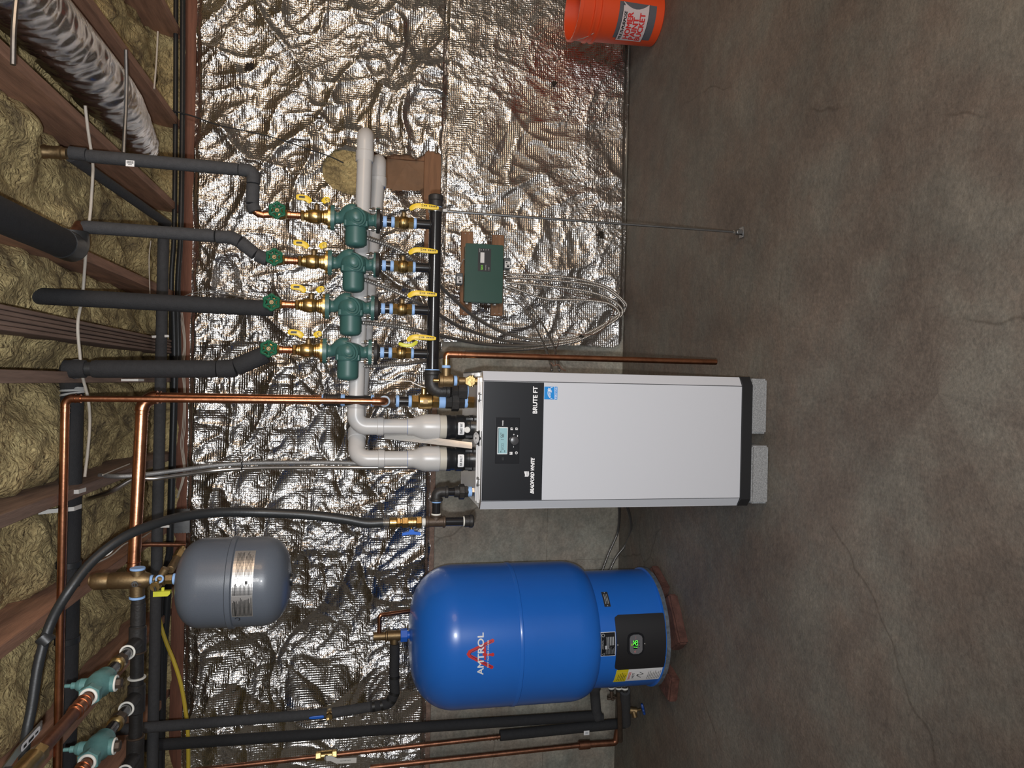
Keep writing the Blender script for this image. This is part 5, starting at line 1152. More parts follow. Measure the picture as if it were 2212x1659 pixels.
# --- black iron header and branches towards the viewer
hl = S(297)+Vector((-36*su, 0, 0)); zh = hl.z-.004
t = thing('iron_header', 'black iron header with tees running left from the brass air separator', 'pipe', hl)
xl_ = P(285, 1720, AY).x
hx_ = lambda y: P(290, y, AY).x
MB().cyl((hl.x-.004, AY, zh), (xl_, AY, zh), 13.5*su, 24).build('pipe', iron, t)
for y0, y1 in ((1352, 1408), (1478, 1540), (1594, 1690)): MB().cyl((hx_(y0), AY, zh), (hx_(y1), AY, zh), 17.5*su, 28, .004).build('tee', iron, t)
for y, mt_ in ((1408, iron_brown), (1464, white_seal), (1592, iron_brown)): MB().cyl((hx_(y-2), AY, zh), (hx_(y+2), AY, zh), 18.5*su, 28, .002).build('joint_band', mt_, t)
MB().cyl((hx_(1303), AY, zh), (hx_(1350), AY, zh), 15*su, 24, .002).build('nipple', iron, t)
def branch(y0, ord_, tealscale=1):
    p = Vector((hx_(y0), AY, zh)); A = lambda Y, dx=0, dz=0: Vector((p.x+dx, Y, p.z+dz))
    t = thing('branch_pipe', 'dark iron branch with white joint ring, '+ord_, 'pipe', A(2.4))
    MB().cyl(A(2.5), A(2.40), 14*su, 24).build('tee_outlet', iron, t); MB().torus(A(2.40), (0, 1, 0), 13.5*su, 2.2*su, 28, 8).build('joint_ring', white_seal, t)
    MB().cyl(A(2.41), A(2.34), 11*su, 20).build('nipple', iron_gloss, t); MB().hexa(A(2.345), A(2.31), 14*su).build('union_nut', iron_brown, t)
    MB().cyl(A(2.315), A(2.295), 15*su, 24, .003).build('brass_ring', brass, t); MB().cyl(A(2.30), A(2.20), 11*su, 20).build('dark_nipple', iron_gloss, t)
    t = thing('flow_valve', 'teal enamelled flow check valve with stem, '+ord_, 'valve', A(2.2))
    mb = MB(); mb.lathe([(14*su, 0), (19*su, .008), (20*su, .03), (23*su, .045), (23*su, .075), (18*su, .09), (17*su, .125)], A(2.225), (0, -1, 0), 28); b = mb.build('body', teal, t)
    MB().cyl(A(2.165), A(2.165, 0, 34*su), 12*su, 24, .004).build('bonnet', teal, t)
    MB().lathe([(12*su, 0), (9*su, 6*su), (6*su, 8*su), (6*su, 15*su), (3.5*su, 17*su), (3.5*su, 26*su), (2*su, 27*su)], A(2.165, 0, 32*su), (0, 0, 1), 18).build('stem', teal, t)
    MB().cyl(A(2.165), A(2.165, 0, -28*su), 15*su, 24, .004).build('lower_port', teal, t); MB().torus(A(2.165, 0, -28*su), (0, 0, 1), 13*su, 2*su, 24, 8).build('joint_ring', white_seal, t)
    MB().hexa(A(2.165, 0, -27*su), A(2.165, 0, -38*su), 9*su).build('plug', iron_brown, t)
    MB().hexa(A(2.11), A(2.085), 18*su).build('front_nut', teal, t); MB().torus(A(2.083), (0, 1, 0), 13*su, 2.6*su, 26, 8).build('joint_ring', white_seal, t)
    t = thing('copper_pipe', 'copper branch with soldered couplings coming forward, '+ord_, 'pipe', A(1.9))
    MB().cyl(A(2.09), A(2.05), 10*su, 20).build('adapter', copper_old, t); MB().cyl(A(2.055), A(1.985), 12.5*su, 24, .002).build('coupling', copper, t); MB().cyl(A(1.99), A(1.3), 10.5*su, 24).build('pipe', copper_old, t)
    mb = MB()
    for Y in (2.052, 2.03, 2.0): ring_on(mb, A(Y), (0, 1, 0), 12.5*su)
    mb.build('joint_rings', copper, t)
    return A
A = branch(1385, 'nearest the grey tank'); branch(1502, 'in the middle of the iron header'); branch(1632, 'at the left end of the iron header')
t = thing('ball_valve', 'ball valve with silver lever and paper label at the far upper left corner', 'valve', A(1.75))
MB().hexa(A(1.80), A(1.76), 13*su).build('nut', brass, t); MB().cyl(A(1.77), A(1.66), 15*su, 24, .004).build('body', brass, t); MB().cyl(A(1.72), A(1.72, 0, 26*su), 6*su, 16, .001).build('stem', iron, t)
lv = MB(); ribbon(lv, [A(1.71, 0, 27*su), A(1.76, 0, 30*su), A(1.80, .0, 33*su), A(1.935, 0, 35*su)], .022, .003, (1, 0, 0)); L2 = lv.build('lever', steel, t)
qv = (A(1.80, 0, 32.6*su)+A(1.93, 0, 34.5*su))/2
# label on the underside of the lever, seen from below
D2().rrect(-.050, -.009, .050, .009, .004, 6).build('lever_label', print_w, L2, lambda a, b: qv+Vector((b, a, -.0030+a*.015))); D2().rect(-.014, -.005, .014, .002).rect(-.040, -.004, -.024, .003).rect(.022, -.003, .038, .002).build('label_print', ink, L2, lambda a, b: qv+Vector((b, a, -.0040+a*.015)))
# hangers of the thick pipe
for (x0, y0, x1, y1, w_, lb, bd_) in ((33, 1069, 170, 1062, 4.5, 'white perforated hanger strip laid under the thick black pipe', 0), (83, 1107, 160, 1099, 4.5, 'white plastic tie strip with pointed end around the thick black pipe', 0), (317, 728, 338, 727, 2.5, 'small white tag left on the wall foam pipe, upper', 0), (341, 726, 365, 726, 2.5, 'small white tag on the wall foam pipe, lower', 0), (328, 1137, 366, 1137, 2.5, 'small white tag on the wall foam pipe near the gas hose', 0), (262, 821, 298, 821, 2.5, 'white slotted plastic strip beneath the fourth riser', 0)):
    Yh = 2.70 if x1 < 300 else 3.535
    if x0 == 262: Yh = 2.75
    a, b = P(x0, y0, Yh-.05), P(x1, y1, Yh-.05); mb = MB(); ribbon(mb, [a, a.lerp(b, .5)+Vector((0, -.002, 0)), b, b+Vector((0, .05, -.004))] if x1 < 300 else [a, b], px(w_*2, a), .003, (1, 0, 0)); tag(mb.build('hanger_strip', cloth_w), lb, 'hanger')
c = P(222, 1180, 2.9); hk = [P(213, 1202, 2.9), P(230, 1199, 2.9), P(242, 1190, 2.9), P(246, 1176, 2.9), P(243, 1168, 2.9)]
mb = MB(); ribbon(mb, smooth(hk, 4), px(7, c), .006, (0, 1, 0)); tag(mb.build('pipe_hook', cloth_w), 'white curved plastic pipe hook left of the gas hose', 'hanger')
# --- silver flexible duct between two joists
dc = PZ(165, 128, ZS+.025); duct = mat('duct_foil', (.62, .61, .62), .24, 1, bump=.12, bscale=60)
D = thing('flexible_duct', 'wrinkled silver flexible air duct lying between two joists, top right of room', 'duct', (dc.x, 2.4, ZS+.02)); V = []; Fc = []; n = 56; N_ = 420; y0_, y1_ = 1.2, 3.55
for i in range(N_+1):
    s = i/N_; y = y0_+(y1_-y0_)*s; R_ = .107*(1-.25*max(0, (s-.75)/.25)); zc_ = ZS+.03+.05*max(0, (s-.8)/.2); 
    for k in range(n):
        an = 2*math.pi*k/n; ph = an+noise.noise(Vector((y*3, 0, 0)))*.6
        wr = noise.noise(Vector((math.cos(an)*1.2, y*52+math.sin(an)*4, math.sin(an)*1.0)))*.0060+abs(noise.noise(Vector((math.cos(an)*2.0, y*17+math.sin(an)*2, math.sin(an)*1.5))))*-.014
        sd_ = min(1, max(0, .5+1.6*math.cos(an-3.5))); wr *= .06+.94*sd_
        rr = R_+wr; V.append(Vector((dc.x+math.cos(an)*rr+.01*math.sin(y*3), y, zc_+math.sin(an)*rr*.98)))
for i in range(N_):
    for k in range(n): Fc.append((i*n+k, i*n+(k+1) % n, (i+1)*n+(k+1) % n, (i+1)*n+k))
Fc.append(tuple((N_)*n+k for k in range(n)))
mb = MB(); mb.add(V, Fc); mb.build('sleeve', duct, D, angle=180)
# ================================================================ blue indirect tank
pf_ = PZ(1447, 1352, .052); TR = px(143, P(1100, 1362, 3.45)); TB = px(117, P(1330, 1354, 3.45))
TY = pf_.y+TB; TX = P(1330, 1354, TY).x
TZ = lambda x, y=1362: P(x, y, TY).z
T = thing('water_tank', 'large blue indirect water tank standing on red bricks, left of boiler', 'tank', (TX, TY, .052))
z0 = .052; zb = TZ(1262, 1240); ztop = TZ(884); zs = TZ(1099, 1226)
base = [(TB, 0), (TB*1.03, .002), (TB*1.03, .018), (TB, .022), (TB, zb-z0+.02)]
MB().lathe(base, (TX, TY, z0), (0, 0, 1), 96).build('base_shell', blue, T)
MB().lathe([(TB*1.036, -.004), (TB*1.036, .016), (TB*1.0, .02)], (TX, TY, z0), (0, 0, 1), 96).build('base_rim', mat('rim_scuffed', (.16, .19, .23), .6, 0, .5, 40), T)
MB().lathe([(TB*1.0, -.003), (TB*1.012, 0), (TB*1.0, .003)], (TX, TY, zb+.004), (0, 0, 1), 96).build('base_weld', blue, T)
lo = []
for k in range(15):
    a = math.pi/2*k/14; lo.append((TB*.985+(TR-TB*.985)*math.sin(a), .115*(1-math.cos(a))))
MB().lathe(lo+[(TR, zs-zb)], (TX, TY, zb), (0, 0, 1), 96).build('lower_shell', blue, T)
up = [(TR, 0)]; hs = ztop-zs; dome = .205
for k in range(25):
    a = math.pi/2*k/24; up.append((TR*math.cos(a)**.62 if a < 1.57 else .001, hs-dome+dome*math.sin(a)**1.05))
MB().lathe(up, (TX, TY, zs), (0, 0, 1), 96).build('upper_shell', blue, T)
MB().lathe([(TR, -.012), (TR*1.008, -.009), (TR*1.008, .004), (TR, .008)], (TX, TY, zs), (0, 0, 1), 96).build('seam_weld', blue, T)
H1 = lambda x, y: hit(x, y, TX, TY, TR); H2 = lambda x, y: hit(x, y, TX, TY, TB)
# logo
aL, zL = H1(1037, 1457); aR, zR = H1(1037, 1367); am = (aL+aR)/2; wd = (aR-aL)*TR; zz = (H1(1045, 1412)[1]); tm = px(1, P(1040, 1412, TY-TR)); th = 13*tm
cmA = cyl_map(TX, TY, TR, 0, am, .0008); cmB = cyl_map(TX, TY, TR, 0, am, .0016)
def A2(x, y): a, z = H1(x, y); return ((a-am)*TR, z)
d2 = D2()
for off, wdt in ((0, 7.5*tm),):
    d2.line([A2(1062, 1441), A2(1015, 1417), A2(1012, 1413), A2(1015, 1408), A2(1064, 1384)], wdt); d2.line([A2(1064, 1414), A2(1045, 1414), A2(1045, 1402)], 5*tm); d2.line([A2(1048, 1424), A2(1048, 1398)], 4*tm)
    for q in ((1062, 1441), (1064, 1384), (1064, 1414)): d2.disc(*A2(*q), 3.9*tm)
d2.build('emblem', red_p, T, cmA)
d3 = D2(); d3.line([A2(1061, 1440), A2(1018, 1417), A2(1016, 1413), A2(1018, 1409), A2(1062, 1386)], 1.3*tm); d3.build('emblem_outline', mat('emblem_dark', (.05, .03, .10), .4), T, cyl_map(TX, TY, TR, 0, am, .0011))
D2().text('AMTROL', -wd/2, zz, th, wd, bold=.012).build('lettering', print_w, T, cmB)
zq = A2(1056, 1412)[1]; D2().text('HOT WATER MAKER', -wd*.33, zq, 3.2*tm, wd*.66, bold=.008).build('lettering', print_w, T, cmB)
# scuffs on the dome
pt = P(898, 1425, TY-.22)
# base panel
aL, _ = H2(1390, 1442); aR, _ = H2(1390, 1326); z1 = H2(1331, 1384)[1]; z2 = H2(1443, 1384)[1]; am = (aL+aR)/2; wd = (aR-aL)*TB
def curved_plate(name, mt, parent, aw, z_lo, z_hi, rad, amid, thick, nx=14):
    # a plate wrapped round the base with rounded corners
    V = []; Fc = []; n = nx*2
    for i in range(n+1):
        a = -aw/2+aw*i/n; e = min(a+aw/2, aw/2-a); h = 0 if e >= rad else rad-math.sqrt(max(0, rad*rad-(rad-e)**2)); t = amid+a/TB
        for (rr, zz_) in ((TB, z_lo+h), (TB+thick, z_lo+h), (TB+thick, z_hi-h), (TB, z_hi-h)): V.append(Vector((TX+math.sin(t)*rr, TY-math.cos(t)*rr, zz_)))
    for i in range(n):
        for k in range(4): Fc.append((i*4+k, i*4+(k+1) % 4, (i+1)*4+(k+1) % 4, (i+1)*4+k))
    mb = MB(); mb.add(V, Fc); return mb.build(name, mt, parent)
pn = curved_plate('cover_panel', mat('panel_matte', (.016, .016, .018), .5), T, wd, z2, z1, .018, am, .006)
for y in (1352, 1418):
    a_, z_ = H2(1438, y); p = Vector((TX+math.sin(a_)*(TB+.007), TY-math.cos(a_)*(TB+.007), z_)); MB().box(p, (.007, .004, .010), .001).build('panel_tab', blue, pn)
for x, y in ((1334, 1393), (1392, 1390)):
    a_, z_ = H2(x, y); d = Vector((math.sin(a_), -math.cos(a_), 0)); p = Vector((TX, TY, z_))+d*(TB+.005); MB().lathe([(.004, 0), (.004, .002), (.001, .003)], p, d, 12).build('screw', chrome, pn)
a_, z_ = H2(1372, 1390); d = Vector((math.sin(a_), -math.cos(a_), 0)); ex = Vector((math.cos(a_), math.sin(a_), 0)); o_ = Vector((TX, TY, z_))+d*(TB+.006); u = px(1, o_)
oc = lambda w_, h_: [(w_*.30, h_*.5), (w_*.42, h_*.42), (w_*.5, h_*.2), (w_*.5, -h_*.2), (w_*.42, -h_*.42), (w_*.3, -h_*.5), (-w_*.3, -h_*.5), (-w_*.42, -h_*.42), (-w_*.5, -h_*.2), (-w_*.5, h_*.2), (-w_*.42, h_*.42), (-w_*.3, h_*.5)]
MB().prism(oc(48*u, 38*u), o_, ex, (0, 0, 1), d*.004).build('display_rim', panel_k, pn)
dd = MB().prism(oc(41*u, 29*u), o_+d*.0035, ex, (0, 0, 1), d*.003).build('display', mat('display_grey', (.15, .15, .16), .4), pn)
dp = plane_map(o_+d*.0069, ex, (0, 0, 1), .0)
D2().rect(-10*u, -3*u, 8*u, 6*u).build('display_window', panel_k, T, dp)
d2 = D2(); f5 = plane_map(o_+d*.0074, ex, (0, 0, 1), .0)
for k, c in enumerate('126'): seg7(d2, c, -8*u+k*6*u-(2*u if c == '1' else 0), -3.2*u, 3.6*u, 9*u, 1.0*u, .1)
d2.build('display_digits', mat('led_green', (.10, 1.0, .06), .4, emit=1.6), T, f5)
d2 = D2()
for k, xx in enumerate((-5*u, 1*u, 7*u)): (d2.poly([(xx-1.6*u, -8*u), (xx+1.6*u, -8*u), (xx, -5*u)]) if k == 0 else d2.ring(xx, -6.5*u, 1.4*u, .7*u) if k == 1 else d2.poly([(xx-1.6*u, -5*u), (xx+1.6*u, -5*u), (xx, -8*u)]))
d2.build('display_keys', ink, T, f5)
D2().rect(-3*u, 8*u, 2*u, 12*u).build('display_lamp', mat('led_dull', (.20, .35, .05), .4, emit=.25), T, f5)
D2().line([(-18*u, .8*u), (-12*u, .8*u)], .7*u).rect(-17*u, 2*u, -14*u, 4.5*u).line([(11*u, .8*u), (17*u, .8*u)], .6*u).build('display_marks', mat('pinkish', (.45, .18, .18), .5), T, f5)
# rating plate and small plate
aL, _ = H2(1314, 1417); aR, _ = H2(1314, 1365); zA = H2(1330, 1391)[1]; zB = H2(1298, 1391)[1]; am = (aL+aR)/2; w_ = (aR-aL)*TB; h_ = zB-zA
c1_ = cyl_map(TX, TY, TB, zA, am, .0012); c2_ = cyl_map(TX, TY, TB, zA, am, .0018)
D2().rect(-w_/2, 0, w_/2, h_, 10).build('plate_border', print_w, T, cyl_map(TX, TY, TB, zA, am, .0008)); D2().rect(-w_*.48, h_*.03, w_*.48, h_*.97, 10).build('rating_plate', panel_k, T, c1_)
d2 = D2(); d2.text('AMTROL', -w_*.2, h_*.82, h_*.09, w_*.38); d2.ring(w_*.37, h_*.84, h_*.09, h_*.025)
d2.line([(-w_*.45, h_*.76), (-w_*.36, h_*.76), (-w_*.405, h_*.93)], .0008, True)
for r_ in range(5): d2.rect(-w_*(.05 if r_ < 3 else .2), h_*(.12+.11*r_), w_*.30, h_*(.17+.11*r_), 4)
for r_ in range(8): d2.rect(-w_*.42, h_*(.08+.08*r_), -w_*(.12+.05*(r_ % 3)), h_*(.095+.08*r_), 4)
d2.rect(-w_*.2, h_*.60, -w_*.05, h_*.72); d2.build('plate_print', mat('print_grey', (.5, .52, .54), .5), T, c2_)
aL, _ = H2(1308, 1311); aR, _ = H2(1305, 1279); zA = H2(1316, 1295)[1]; zB = H2(1299, 1295)[1]; am = (aL+aR)/2; w_ = (aR-aL)*TB; h_ = zB-zA
D2().rect(-w_/2, 0, w_/2, h_*.8, 8).build('small_plate', mat('plate_brown', (.05, .048, .045), .5, .3), T, cyl_map(TX, TY, TB, zA, am, .001))
d2 = D2()
for r_ in range(3): d2.rect(-w_*.32, h_*(.18+.18*r_), w_*.32, h_*(.24+.18*r_), 5)
d2.disc(-w_*.44, h_*.4, h_*.06).disc(w_*.44, h_*.4, h_*.06); d2.build('plate_print', MATS['print_grey'], T, cyl_map(TX, TY, TB, zA, am, .0016))
# warning label at the left flank
aL = H2(1380, 1469)[0]; aR = H2(1380, 1444)[0]; zA = H2(1432, 1452)[1]; zB = H2(1331, 1452)[1]; am = (aL+aR)/2; w_ = (aR-aL)*TB; h_ = zB-zA; f = lambda o: cyl_map(TX, TY, TB, zA, am, o)
D2().rect(-w_/2, 0, w_/2, h_, 10).build('warning_label', print_w, T, f(.001)); D2().rect(-w_/2, h_*.75, w_/2, h_, 10).build('warning_band', mat('warning_yellow', (.75, .62, .02), .5), T, f(.0016))
D2().text('DANGER', -w_*.3, h_*.68, h_*.05, w_*.6, bold=.01).build('warning_word', red_p, T, f(.0018))
d2 = D2()
for r_ in range(5): d2.rect(-w_*.38, h_*(.79+.035*r_), w_*(.2+.05*(r_ % 3)), h_*(.80+.035*r_), 5)
for r_ in range(8): d2.rect(-w_*.38, h_*(.06+.035*r_), w_*(.3-.06*(r_ % 3)), h_*(.068+.035*r_), 5)
d2.text('HOT', -w_*.2, h_*.60, h_*.05, w_*.4, bold=.01); d2.line([(-w_*.2, h_*.45), (0, h_*.55), (w_*.1, h_*.42), (w_*.25, h_*.5)], .003).disc(w_*.05, h_*.53, .004)
d2.build('warning_print', ink, T, f(.0018))
# --- brass top of the tank
u = px(1, P(850, 1373, TY)); X_ = P(850, 1373, TY).x; V = lambda x: Vector((X_, TY, P(x, 1373, TY).z))
t = thing('brass_fitting', 'dull brass tee with blue nut on top of the blue tank', 'fitting', V(884))
MB().cyl(V(888), V(876), 8*u, 20).build('blue_spigot', blueh, t); MB().hexa(V(880), V(865), 13*u).build('blue_nut', blueh, t)
MB().cyl(V(866), V(836), 11*u, 24, .003).build('body', brass_old, t); MB().cyl(V(836), V(833), 13*u, 24, .001).build('rim', brass_old, t); MB().cyl(V(833), V(806), 9*u, 24, .002).build('top', brass_old, t)
MB().cyl(V(852), V(852)+Vector((-18*u, 0, 0)), 9*u, 20, .002).build('side_outlet', brass_old, t)
MB().tube(fil([V(812), V(808)+Vector((-8*u, -.01, 0)), V(822)+Vector((-12*u, -.01, 0))], .01), 1.2*u, 6).build('lever_wire', chrome, t)
a = V(819); tag(MB().tube(fil([a, Vector((P(819, 1329, TY).x, TY, a.z)), Vector((P(819, 1329, TY).x, TY+.05, a.z-.17))], .012), 4.6*u, 14).build('copper_pipe', copper), 'small copper relief line bending down behind the blue tank', 'pipe')
# insulated line from the ceiling to the tank top, taped elbow
t = thing('insulated_pipe', 'grey foam pipe with taped elbow leading to the blue tank top', 'pipe insulation', P(700, 1545, TY))
P0 = P(235, 1580, TY); e1 = P(852, 1520, TY); P0.x = e1.x-.0
tf = [P(300, 1572, TY), P(500, 1558, TY), P(706, 1541, TY)]
MB().tube([P(236, 1578, TY), P(706, 1541, TY)], 10.5*u, 18).build('sleeve', foam_l, t); MB().tube([P(717, 1540, TY), P(805, 1526, TY)], 10.5*u, 18).build('sleeve', foam_l, t)
MB().tube([P(700, 1541, TY), P(722, 1539, TY)], 6*u, 14).build('pipe_core', brass_old, t)
ez_ = V(853).z
MB().tube(fil([P(800, 1527, TY), P(842, 1520, TY), P(853, 1496, TY), Vector((P(855, 1470, TY).x, TY, ez_))], .035, 7), 10.8*u, 18).build('elbow_cover', foam, t)
MB().tube([Vector((P(855, 1474, TY).x, TY, ez_)), Vector((P(855, 1391, TY).x, TY, ez_))], 10.5*u, 18).build('sleeve', foam, t)
for q, dq in (((807, 1526), (-.1, 0, 1)), ((825, 1523), (-.3, 0, 1)), ((845, 1512), (-1, 0, .6)), ((852, 1497), (-1, 0, .3)), ((852, 1462), (1, 0, 0))):
    MB().lathe([(11.4*u, -.006), (11.4*u, .006)], P(q[0], q[1], TY), dq, 20).build('tape_band', ink, t)
t = thing('ball_valve', 'small valve with blue sleeved lever on the grey foam pipe', 'valve', P(712, 1545, TY)); q = P(712, 1543, TY)
MB().hexa(q+Vector((0, -.03, 0)), q+Vector((0, .03, 0)), 7*u).build('body', brass, t); lv = MB(); ribbon(lv, [q+Vector((-.008, -.035, 0)), q+Vector((-.014, -.037, .03)), q+Vector((-.016, -.037, .05))], .010, .003, (0, 1, 0)); lv.build('lever_arm', chrome, t)
lv = MB(); lever_shape(lv, [P(700, 1548, TY-.037), P(690, 1549, TY-.037), P(668, 1551, TY-.037)], .014, .008); l_ = lv.build('lever', blueh, t)
# --- three upright lines at the far left
LY = 3.62
t = thing('insulated_pipe', 'long black foam covered upright pipe left of the blue tank', 'pipe insulation', P(1290, 1548, LY)); R_ = px(11, P(900, 1575, LY))
MB().tube([P(296, 1612, LY), P(1288, 1546, LY)], R_, 18).build('sleeve', foam, t)
MB().tube([P(1275, 1549, LY), P(1303, 1550, LY-.01)], R_*.8, 16).build('bend_cover', foam, t)
t = thing('insulated_pipe', 'grey foam stub from the blue tank base to the upright black pipe', 'pipe insulation', P(1285, 1500, LY-.08))
q = PL([(1283, 1472, 3.5), (1285, 1500, 3.56), (1288, 1535, LY-.02), (1290, 1548, LY)]); MB().tube(smooth(q, 4), [R_*(1.3 if i < 3 else 1.0 if i < 10 else 1.15) for i in range(13)], 18).build('sleeve', foam_l, t)
t = thing('copper_pipe', 'long upright copper pipe with brass valve, lower half in black foam', 'pipe', P(1345, 1562, LY)); r5 = px(5.2, P(900, 1600, LY))
MB().tube([P(420, 1664, LY), P(1090, 1590, LY)], r5, 16).build('pipe', copper_old, t)
MB().tube([P(1080, 1589, LY), P(1350, 1562, LY)], R_*1.02, 18).build('foam_sleeve', foam, t)
MB().box(P(1267, 1583, LY-.055), (.022, .002, .03), 0).build('sticker', print_w, t); D2().rect(-.006, -.010, .004, .006).build('sticker_print', MATS['print_grey'], t, plane_map(P(1267, 1583, LY-.0565), (1, 0, 0), (0, 0, 1), .0003))
mb = MB()
for x in (1058, 1066, 1074): ring_on(mb, P(x, 1594-(x-1058)*.1, LY), (.1, 0, -1), r5*1.15)
mb.build('joint_rings', copper_old, t)
t = thing('ball_valve', 'brass ball valve with pale lever at the far left copper pipe', 'valve', P(710, 1631, LY)); A_, B_ = P(682, 1634, LY), P(728, 1629, LY)
MB().hexa(A_, A_.lerp(B_, .25), r5*1.7).build('nut', brass, t); MB().cyl(A_.lerp(B_, .22), A_.lerp(B_, .8), r5*1.9, 20, .004).build('body', brass, t); MB().hexa(A_.lerp(B_, .78), B_, r5*1.7).build('nut', brass, t)
q = P(705, 1634, LY-.03); MB().cyl(P(705, 1632, LY), q+Vector((-.004, -.01, 0)), r5*.9, 12, .001).build('stem', chrome, t)
lv = MB(); ribbon(lv, [q+Vector((-.006, -.01, 0)), P(715, 1638, LY-.045), P(728, 1644, LY-.048), P(770, 1642, LY-.048)], px(11, q), .003, (1, 0, 0)); l_ = lv.build('lever', cloth_w, t)
D2().text('SHUT OFF VALVE', 0, 0, .005, .05).build('lever_print', ink, l_, plane_map(P(735, 1645, LY-.051), (0, 0, -1), (1, 0, 0), .0006))
t = thing('copper_pipe', 'upright dull copper pipe with union, nearest the lower left corner', 'pipe', P(1335, 1600, LY))
MB().tube([P(800, 1658, LY), P(1250, 1610, LY)], r5*1.1, 16).build('pipe', copper_old, t); MB().cyl(P(1250, 1610, LY), P(1274, 1608, LY), r5*1.9, 10, .002).build('union', copper_old, t)
MB().tube(fil([P(1270, 1608, LY), P(1330, 1604, LY), P(1336, 1570, LY)], .02, 6), r5*1.4, 16).build('elbow', copper_old, t)
# --- valves at the tank foot
t = thing('drain_pipe', 'cluster of iron nipples with white rings at the blue tank foot', 'fitting', P(1325, 1480, TY))
for x, y0, y1 in ((1320, 1472, 1492), (1336, 1470, 1494), (1349, 1470, 1495)):
    a, b = P(x, y0, TY-.02), P(x+1, y1, TY-.02); MB().cyl(a, b, 6.5*u, 18, .003).build('nipple', iron, t); MB().cyl(a.lerp(b, .6), a.lerp(b, .75), 7.5*u, 18, .001).build('joint_ring', white_seal, t)
t = thing('stop_valve', 'small dark valve wheel beside the blue tank foot', 'valve', P(1322, 1507, TY-.02)); q = P(1321, 1507, TY-.02)
MB().cyl(P(1321, 1490, TY-.02), q, 4*u, 12).build('stem', iron_brown, t); MB().torus(q, (1, 0, .1), 8*u, 2.6*u, 40, 8, 5, 2*u).build('handwheel', iron_brown, t)
t = thing('insulated_pipe', 'short dark foam pipe on the floor corner left of the blue tank', 'pipe insulation', P(1350, 1525, TY+.0)); a, b = P(1350, 1492, TY-.01), P(1352, 1562, 3.55)
MB().tube([a, b], 12*u, 18).build('sleeve', foam_l, t); MB().tube([P(1337, 1492, TY+.02), P(1338, 1520, TY+.05), P(1340, 1600, 3.60)], 6*u, 14).build('pipe', iron_brown, t)
t = thing('drain_valve', 'brass drain tap with blue wheel handle near the floor', 'valve', P(1372, 1532, 3.45)); q = P(1360, 1534, 3.46)
MB().cyl(q, P(1376, 1536, 3.45), 8*u, 16, .002).build('body', brass_old, t); MB().cyl(P(1368, 1535, 3.45), P(1372, 1550, 3.44), 6*u, 14, .002).build('spout', brass_old, t); MB().cyl(P(1372, 1535, 3.45), P(1386, 1532, 3.43), 3*u, 10).build('stem', brass_old, t)
MB().torus(P(1389, 1531, 3.42), (.3, -.3, -1), 9*u, 3*u, 40, 8, 5, 2.2*u).build('handwheel', mat('wheel_blue', (.012, .06, .28), .45), t)
# --- bricks under the tank
for (q0, q1, dep, lb) in (((1464, 1282), (1489, 1390), .11, 'largest red brick under the front of the blue tank'), ((1424, 1222), (1450, 1268), .12, 'dark red brick half hidden under the right edge of the blue tank'),
                          ((1471, 1466), (1464, 1516), .15, 'broken red brick with grey top at the left foot of the blue tank'), ((1448, 1425), (1446, 1452), .08, 'small brick piece deep under the front left of the blue tank')):
    a, b = PZ(*q0, 0), PZ(*q1, 0); d = (b-a); L_ = d.length; d.normalize(); nrm = Vector((-d.y, d.x, 0)); nrm = nrm if nrm.y > 0 else -nrm; h_ = .050; p = (a+b)/2+nrm*dep/2+Vector((0, 0, h_/2))
    rot = Matrix((d, nrm, (0, 0, 1))).transposed(); bm = bmesh.new(); bmesh.ops.create_cube(bm, size=1)
    for v_ in bm.verts: v_.co = Vector((v_.co.x*L_, v_.co.y*dep, v_.co.z*h_))
    bmesh.ops.bevel(bm, geom=bm.edges[:], offset=.008, segments=2, affect='EDGES'); bmesh.ops.subdivide_edges(bm, edges=bm.edges[:], cuts=3, use_grid_fill=True)
    mb = MB(); bm.verts.ensure_lookup_table(); vv = []
    for v_ in bm.verts:
        c_ = rot @ v_.co+p; c_ += Vector((noise.noise(c_*22), noise.noise(c_*22+Vector((5, 0, 0))), noise.noise(c_*22+Vector((0, 7, 0)))*.3))*.009; c_.z = min(.0515, max(.0005, c_.z)); vv.append(c_)
    mb.add(vv, [tuple(w.index for w in f_.verts) for f_ in bm.faces]); bm.free(); tag(mb.build('brick', brick_m, angle=60), lb, 'brick')
# ================================================================ orange bucket on the right
bfp = PZ(1437, 40, 0); BR = .135; u = px(1, P(1340, 60, bfp.y)); BYc = bfp.y+BR; BX = P(1400, 99, BYc).x+.158*.93; BH = P(1253, 60, BYc-.15).z
T = thing('paint_bucket', 'orange plastic paint bucket with grey and white label, floor at right edge', 'bucket', (BX, BYc, 0))
prof = [(BR-.004, 0), (BR, .004), (BR+.016*.70, BH*.70), (BR+.016*.70, BH*.72), (BR+.022, BH*.725), (BR+.022, BH*.745), (BR+.014, BH*.75), (BR+.015, BH*.80), (BR+.023, BH*.805), (BR+.023, BH*.825), (BR+.015, BH*.83), (BR+.017, BH*.955), (BR+.025, BH*.96), (BR+.025, BH), (BR+.014, BH), (BR+.010, BH*.9), (BR-.006, .01), (.001, .008)]
MB().lathe(prof, (BX, BYc, 0), (0, 0, 1), 72).build('body', orange, T)
def bmap(off):
    def f(a, b):
        r = BR+.016*b/BH+off+.0005; t = am_+a/BR; return Vector((BX+math.sin(t)*r, BYc-math.cos(t)*r, b))
    return f
HB = lambda x, y: hit(x, y, BX, BYc, BR+.008)
aL, _ = HB(1370, 85); aR, _ = HB(1370, 8); am_ = 0; aa = lambda t: t*BR
zl, zh_ = HB(1417, 40)[1], HB(1335, 40)[1]
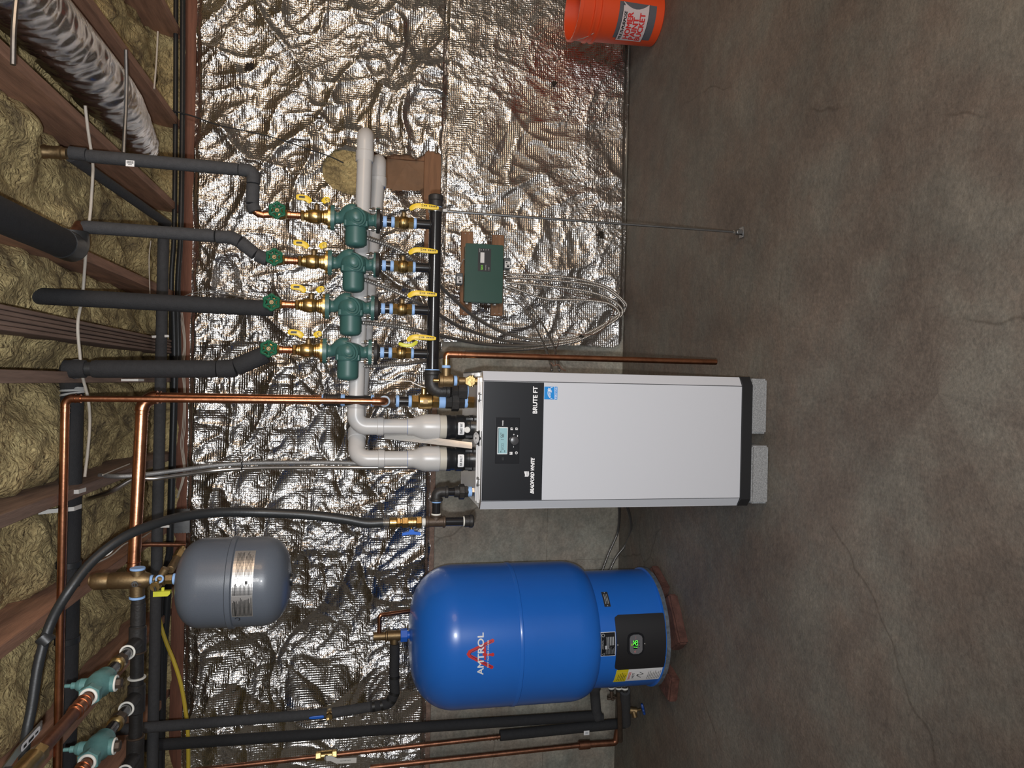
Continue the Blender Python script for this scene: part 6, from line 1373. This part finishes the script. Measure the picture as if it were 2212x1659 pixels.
D2().rect(aa(-1.35), zl, aa(aR+.03), zh_, 24).build('label_band', mat('label_grey', (.10, .105, .125), .45), T, bmap(.0010))
dl = D2(); wl0, wl1 = aa(aL-.12), aa(aR-.18); zl2, zh2 = zl+(zh_-zl)*.20, zl+(zh_-zl)*.90; n = 14
for i in range(n):
    a, b = wl0+(wl1-wl0)*i/n, wl0+(wl1-wl0)*(i+1)/n
    cut = lambda s: s
    dl.poly([(a, zl2), (b, zl2), (b, zh2), (a, zh2)])
for i in range(8):       # concave right edge
    z0_, z1_ = zl2+(zh2-zl2)*i/8, zl2+(zh2-zl2)*(i+1)/8; e = lambda k: .030*(abs(k/8-.5)*2)**2
    dl.poly([(wl1, z0_), (wl1+e(i), z0_), (wl1+e(i+1), z1_), (wl1, z1_)])
dl.build('label_panel', mat('label_white', (.62, .54, .56), .5), T, bmap(.0018))
wt = (wl1-wl0); hz_ = zh2-zl2; dr_ = D2()
for k, (s, wf) in enumerate((('HOMER', .92), ('PAINT', .80), ('BUCKET', .98))): dr_.text(s, wl0+wt*(.10-.02*k), zl2+hz_*(.56-.235*k), hz_*.20, wt*wf*.88, bold=.02, rot=.04)
dr_.build('lettering', red_p, T, bmap(.0024)); D2().text('MULTI-PURPOSE', wl0+wt*.06, zl2+hz_*.83, hz_*.11, wt*.85, bold=.015, shear=.1).build('lettering', ink, T, bmap(.0024))
d2 = D2(); d2.line([(wl0, zh2), (wl1+.03, zh2)], .0022).line([(wl0, zl2), (wl1+.03, zl2)], .0022); d2.build('label_outline', ink, T, bmap(.0024))
hd = MB(); hp = [Vector((BX-(BR+.026)*math.cos(a), BYc-.004-(BR+.03)*math.sin(a)*.55, BH*.93-(BR+.05)*math.sin(a)*.80)) for a in [math.pi*k/20 for k in range(21)]]; hd.tube(hp, .002, 8); hd.build('wire_handle', chrome, T)
for o in bpy.data.objects:
    if o.name.split('.')[0] == 'joint_rings': o['kind'] = 'stuff'      # a few pixels each
for o in bpy.data.objects:
    if '_o' in o: del o['_o']
